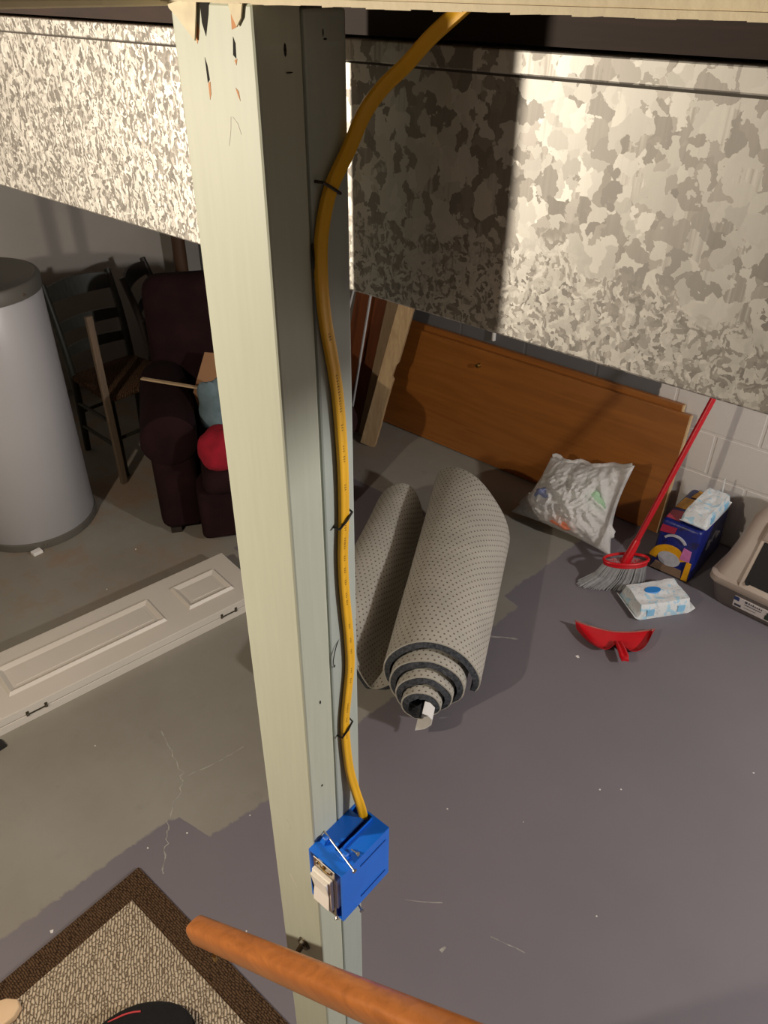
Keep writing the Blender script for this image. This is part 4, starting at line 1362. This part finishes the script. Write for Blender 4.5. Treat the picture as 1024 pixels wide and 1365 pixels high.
# ------------------------------------------------------------------ dustpan
DPN = thing('dustpan', 'red plastic dustpan lying on the purple grey floor', 'dustpan', (-0.81, 2.40, 0), math.atan2(0.57, 0.82))
# local x along the lip, -y toward the handle
g = G()
nu, nv = 25, 9
nu = 41
top, bot = [], []
for i in range(nu):
    u = -1 + 2 * i / (nu - 1)
    for j in range(nv):
        v = j / (nv - 1)            # 0 at lip, 1 at back
        back = 0.008 + 0.140 * (1 - abs(u) ** 3.2) - 0.050 * math.exp(-(u / 0.24) ** 2)
        x = u * lerp(0.160, 0.150, v)
        y = -v * back - 0.010 * (1 - u * u) * (1 - v)
        lipz = 0.016 + 0.022 * abs(u) ** 2 + (0.014 * abs(u) if u < 0 else 0)
        z = lerp(lipz, 0.007, min(1, v * 1.25)) + 0.030 * max(0, (v - 0.72) / 0.28) ** 1.3 + 0.008 * abs(u) ** 2 * v
        top.append((x, y, z))
        bot.append((x * 0.995, y, z - 0.0035))
obj('pan', G().sheet(top, bot, nu, nv), 'redplastic', DPN, smooth=True)
lip = [(t_[0], t_[1] + 0.001, t_[2] - 0.0015) for k, t_ in enumerate(top) if k % nv == 0]
obj('lip', G().tube(lip, 0.0042, 8), 'dust', DPN, smooth=True, label='dusty pale edge of the dustpan')
hp = catmull([(0.0, -0.078, 0.032), (0.003, -0.10, 0.042), (0.008, -0.145, 0.048), (0.012, -0.195, 0.046)], 5)
top, bot = [], []
for i, p in enumerate(hp):
    t = i / (len(hp) - 1)
    hw = lerp(0.013, 0.019, t) * (1 if t < 0.9 else 0.75)
    for u in (-1, -0.6, 0, 0.6, 1):
        z = p.z + (0.0 if abs(u) < 0.9 else -0.004) - (0.006 if abs(u) < 0.5 and 0.1 < t < 0.9 else 0)
        top.append((p.x + u * hw, p.y, z))
        bot.append((p.x + u * hw * 0.9, p.y, z - 0.010))
obj('handle', G().sheet(top, bot, len(hp), 5), 'redplastic', DPN, smooth=True)


# ------------------------------------------------------------------ wipes packs
def wipes(name, label, loc, rz, lx, ly, h, tilt=None, flapup=False):
    T = thing(name, label, 'wipes pack', loc, rz, 'packs of wipes')
    nu, nv = 19, 13
    top, bot = [], []
    for i in range(nu):
        u = -1 + 2 * i / (nu - 1)
        for j in range(nv):
            v = -1 + 2 * j / (nv - 1)
            ru = max(0.0, 1 - abs(u) ** 9)
            rv = max(0.0, 1 - abs(v) ** 14)
            z = h * (0.30 + 0.70 * min(1, ru * 2.2)) * (0.5 + 0.5 * min(1, rv * 2))
            z += 0.006 * mnoise.noise(Vector((u * 3, v * 3, lx * 50)))
            top.append((u * lx / 2, v * ly / 2 * (1 - 0.05 * abs(u)), z))
            bot.append((u * lx / 2 * 0.99, v * ly / 2 * 0.99, 0.001 + 0.10 * h * (1 - min(1, ru * 3))))
    obj('wrapper', G().sheet(top, bot, nu, nv), 'wipes', T, smooth=True)
    for s_ in (-1, 1):   # crimped ends
        a = s_ * lx / 2
        obj('crimped_end', G().hexa([(a - s_ * 0.004, -ly / 2 * 0.96, 0.004), (a + s_ * 0.014, -ly / 2 * 0.98, 0.002 + 0.25 * h), (a + s_ * 0.014, ly / 2 * 0.98, 0.002 + 0.25 * h), (a - s_ * 0.004, ly / 2 * 0.96, 0.004),
                                     (a - s_ * 0.004, -ly / 2 * 0.96, 0.009), (a + s_ * 0.014, -ly / 2 * 0.98, 0.0045 + 0.25 * h), (a + s_ * 0.014, ly / 2 * 0.98, 0.0045 + 0.25 * h), (a - s_ * 0.004, ly / 2 * 0.96, 0.009)]), 'wipewhite', T)
    zt = h + 0.0035
    for (cx, cy) in ((-lx * 0.28, -ly / 2 - 0.0004), (lx * 0.28, -ly / 2 - 0.0004)):
        obj('printed_square', G().box(cx - 0.016, cx + 0.016, cy - 0.0012, cy + 0.004, h * 0.25, h * 0.70), 'wipepale', T)
    if not flapup:
        oval = [(0.036 * math.cos(6.283 * k / 20) - 0.02, 0.020 * math.sin(6.283 * k / 20) + 0.01) for k in range(20)]
        obj('flap', G().prism(oval, lambda x, y: (x, y, zt - 0.003), lambda x, y: (x, y, zt + 0.0025)), 'wipeblue', T, bevel=0.001, seg=1, label='blue resealable flap')
    else:
        obj('flap', G().hexa([(lx * 0.5, -0.012, h * 0.6), (lx * 0.5 + 0.02, -0.006, h * 0.6), (lx * 0.5 + 0.02, 0.0, h * 0.6), (lx * 0.5, -0.006, h * 0.6),
                              (lx * 0.5 - 0.004, -0.006, h + 0.055), (lx * 0.5 + 0.008, -0.004, h + 0.055), (lx * 0.5 + 0.008, -0.001, h + 0.055), (lx * 0.5 - 0.004, -0.003, h + 0.055)]), 'wipewhite', T, label='white wrapper corner sticking up')
    if tilt:
        T.rotation_euler = (tilt[0], tilt[1], rz)
    return T


wipes('wipes_pack', 'white and pale blue wipes pack lying on the floor by the broom', (-0.760, 2.680, 0.0), math.radians(53), 0.250, 0.165, 0.070)

# ------------------------------------------------------------------ navy diaper package
PK = thing('nappy_package', 'navy blue package with yellow and pink print standing by the wall', 'package', (-0.80, 2.905, 0))
PW, PD, PH = 0.19, 0.35, 0.265
g = G()
top, bot = [], []
nu, nv = 13, 13


def pk(u, v, z):
    b = 1 + 0.05 * math.sin(math.pi * z / PH)
    x = (u) * PW / 2 * b
    y = PD / 2 + v * PD / 2 * (1 + 0.02 * math.sin(math.pi * z / PH))
    zz = z + 0.008 * mnoise.noise(Vector((u * 2, v * 3, z * 10))) * (1 if z > 0.1 else 0)
    return (x, y, zz)


g.hexa([pk(-1, -1, 0), pk(1, -1, 0), pk(1, 1, 0), pk(-1, 1, 0), pk(-0.96, -0.94, PH), pk(0.96, -0.94, PH), pk(0.96, 0.98, PH), pk(-0.96, 0.98, PH)])
obj('wrapper', g, 'packblue', PK, bevel=0.020, seg=3, smooth=True)


def front(poly, mat, dy=0.0, name='printed_shape'):
    def at(x, z, d):
        t = z / PH
        return (x, -0.003 + (0.06 * PD / 2) * t + d, z)
    obj(name, G().prism(poly, lambda x, z: at(x, z, -0.0030 - dy), lambda x, z: at(x, z, 0.006)), mat, PK)


def arcpoly(cx, cz, r0, r1, a0, a1, n=12, sx=1.0):
    out = [(cx + r1 * sx * math.cos(lerp(a0, a1, k / n)), cz + r1 * math.sin(lerp(a0, a1, k / n))) for k in range(n + 1)]
    inn = [(cx + r0 * sx * math.cos(lerp(a1, a0, k / n)), cz + r0 * math.sin(lerp(a1, a0, k / n))) for k in range(n + 1)]
    return out + inn


front(arcpoly(-0.015, 0.065, 0.055, 0.088, 0.5, 3.1), 'packyellow')
front([(-0.015 + 0.050 * math.cos(6.283 * k / 18), 0.085 + 0.036 * math.sin(6.283 * k / 18)) for k in range(18)], 'packgrey', 0.0008)
front([(-0.086, 0.012), (0.055, 0.012), (0.050, 0.050), (-0.070, 0.052)], 'packbrown', 0.0004)
front([(0.030, 0.105), (0.072, 0.108), (0.070, 0.160), (0.035, 0.165)], 'packpink', 0.0012)
front([(0.058, 0.010), (0.084, 0.010), (0.082, 0.100), (0.062, 0.105)], 'packyellow', 0.0010)
front(arcpoly(-0.01, 0.150, 0.052, 0.062, 0.6, 2.5), 'packgrey', 0.0006, 'printed_lettering')
front([(-0.085, 0.205), (-0.02, 0.215), (-0.015, 0.245), (-0.080, 0.240)], 'packred', 0.0005)


def side(poly, mat, name='printed_shape'):
    obj(name, G().prism(poly, lambda y, z: (PW / 2 * 0.97 + 0.0060, y, z), lambda y, z: (PW / 2 * 0.94, y, z)), mat, PK)


side(arcpoly(0.20, 0.15, 0.020, 0.030, 0.3, 3.6), 'packgrey', 'printed_lettering')
side([(0.22, 0.13), (0.26, 0.14), (0.26, 0.15), (0.22, 0.145)], 'packgrey', 'printed_lettering')
side([(0.12, 0.12), (0.15, 0.13), (0.15, 0.16), (0.13, 0.16)], 'packgrey', 'printed_lettering')


def topdec(poly, mat):
    obj('printed_shape', G().prism(poly, lambda x, y: (x, y, PH - 0.006), lambda x, y: (x, y, PH + 0.0035)), mat, PK)


topdec([(-0.080, 0.03), (-0.02, 0.03), (-0.025, 0.12), (-0.082, 0.10)], 'packred')
topdec([(-0.082, 0.13), (-0.03, 0.14), (-0.035, 0.24), (-0.078, 0.23)], 'packyellow')
topdec([(-0.060, 0.25), (0.06, 0.27), (0.06, 0.32), (-0.05, 0.325)], 'packyellow')
wipes('wipes_pack', 'white and blue wipes pack lying on top of the navy package', (-0.757, 3.055, 0.272), math.radians(88), 0.255, 0.115, 0.068, None, True)

# ------------------------------------------------------------------ litter box
LB = thing('litter_box', 'hooded warm grey litter box with dark flap at the right edge', 'litter box', (-0.62, 2.86, 0), math.radians(-4))
LX, LY = 0.50, 0.40


def ringpts(x0, x1, y0, y1, z, r=0.05, n=5):
    out = []
    for (cx, cy, a0) in ((x1 - r, y1 - r, 0), (x0 + r, y1 - r, 90), (x0 + r, y0 + r, 180), (x1 - r, y0 + r, 270)):
        for k in range(n + 1):
            a = math.radians(a0 + 90 * k / n)
            out.append((cx + r * math.cos(a), cy + r * math.sin(a), z))
    return out


def loft(rings):
    g = G()
    n = len(rings[0])
    vs = [p for r in rings for p in r]
    fs = [tuple(range(n))[::-1], tuple((len(rings) - 1) * n + k for k in range(n))]
    for i in range(len(rings) - 1):
        for k in range(n):
            j = (k + 1) % n
            fs.append((i * n + k, i * n + j, (i + 1) * n + j, (i + 1) * n + k))
    return g.add(vs, fs)


obj('tray', loft([ringpts(0.025, LX - 0.025, 0.02, LY - 0.02, 0.0), ringpts(0.02, LX - 0.02, 0.015, LY - 0.015, 0.008), ringpts(0.0, LX, 0.0, LY, 0.105), ringpts(0.0, LX, 0.0, LY, 0.112)]), 'tray', LB, smooth=True)
obj('rim', loft([ringpts(-0.008, LX + 0.008, -0.008, LY + 0.008, 0.108), ringpts(-0.012, LX + 0.012, -0.012, LY + 0.012, 0.114), ringpts(-0.010, LX + 0.010, -0.010, LY + 0.010, 0.140), ringpts(0.004, LX - 0.004, 0.004, LY - 0.004, 0.148)]), 'hood', LB, smooth=True)
obj('hood', loft([ringpts(0.002, LX - 0.002, 0.002, LY, 0.140, 0.05), ringpts(0.030, LX - 0.030, 0.060, LY - 0.01, 0.260, 0.05), ringpts(0.050, LX - 0.050, 0.125, LY - 0.02, 0.385, 0.05), ringpts(0.085, LX - 0.085, 0.180, LY - 0.05, 0.420, 0.04)]), 'hood', LB, smooth=True)


# sloping front: frame, dark flap, upper plate
def fp(x, h, o):  # point on the sloping front plane, o = outward
    c, s_ = math.cos(0.47), math.sin(0.47)
    return (x, 0.004 + (h - 0.145) * math.tan(0.47) - o * c, h + o * s_)


def fslab(name, x0, x1, h0, h1, o0, o1, mat, parent, dx=0.0, **kw):
    pts = [fp(x0, h0, o0), fp(x1, h0, o0), fp(x1, h0, o1), fp(x0, h0, o1), fp(x0 + dx, h1, o0), fp(x1 - dx, h1, o0), fp(x1 - dx, h1, o1), fp(x0 + dx, h1, o1)]
    return obj(name, G().hexa(pts), mat, parent, **kw)


fslab('front_frame', 0.120, 0.380, 0.135, 0.395, -0.02, 0.012, 'hoodlip', LB, 0.006, bevel=0.005, smooth=True)
flp = fslab('flap', 0.136, 0.364, 0.158, 0.322, 0.005, 0.0145, 'flap', LB, 0.004, bevel=0.002)
fslab('latch_plate', 0.128, 0.372, 0.325, 0.392, 0.005, 0.018, 'hood', LB, 0.006, bevel=0.005, smooth=True)
for x in (0.150, 0.350):
    c1_, c2_ = Vector(fp(x, 0.160, 0.010)), Vector(fp(x, 0.160, 0.020))
    obj('hinge_button', G().tube([c1_, c2_], 0.009, 14), 'flap', LB, smooth=True)
c1_, c2_ = Vector(fp(0.195, 0.352, 0.010)), Vector(fp(0.195, 0.352, 0.021))
obj('latch', G().tube([c1_, c2_], 0.010, 14), 'flap', LB, smooth=True)
lab = obj('sticker', G().hexa([(0.120, -0.001 + 0.004, 0.030), (0.36, 0.003, 0.030), (0.36, 0.010, 0.030), (0.120, 0.010, 0.030), (0.120, -0.0055, 0.085), (0.36, -0.0055, 0.085), (0.36, 0.004, 0.085), (0.120, 0.004, 0.085)]), 'label', LB, label='white printed sticker on the tray')


def stk(x0, x1, z0, z1, mat, name='printing'):
    yf = lambda z: 0.003 - (z - 0.030) / 0.055 * 0.0085
    obj(name, G().hexa([(x0, yf(z0) - 0.0006, z0), (x1, yf(z0) - 0.0006, z0), (x1, yf(z0) + 0.002, z0), (x0, yf(z0) + 0.002, z0), (x0, yf(z1) - 0.0006, z1), (x1, yf(z1) - 0.0006, z1), (x1, yf(z1) + 0.002, z1), (x0, yf(z1) + 0.002, z1)]), mat, lab)


stk(0.120, 0.142, 0.066, 0.085, 'labelnavy')
stk(0.126, 0.154, 0.036, 0.048, 'labeldark')
stk(0.166, 0.176, 0.071, 0.083, 'labeldark')
for k in range(7):
    stk(0.181 + k * 0.0085, 0.1855 + k * 0.0085, 0.071, 0.079 + (0.003 if k in (0, 2) else 0), 'labeldark')
stk(0.166, 0.235, 0.060, 0.0635, 'labeldark')
stk(0.166, 0.215, 0.044, 0.046, 'labeldark')
stk(0.252, 0.280, 0.036, 0.060, 'catgreen')
stk(0.257, 0.274, 0.060, 0.076, 'catgreen')
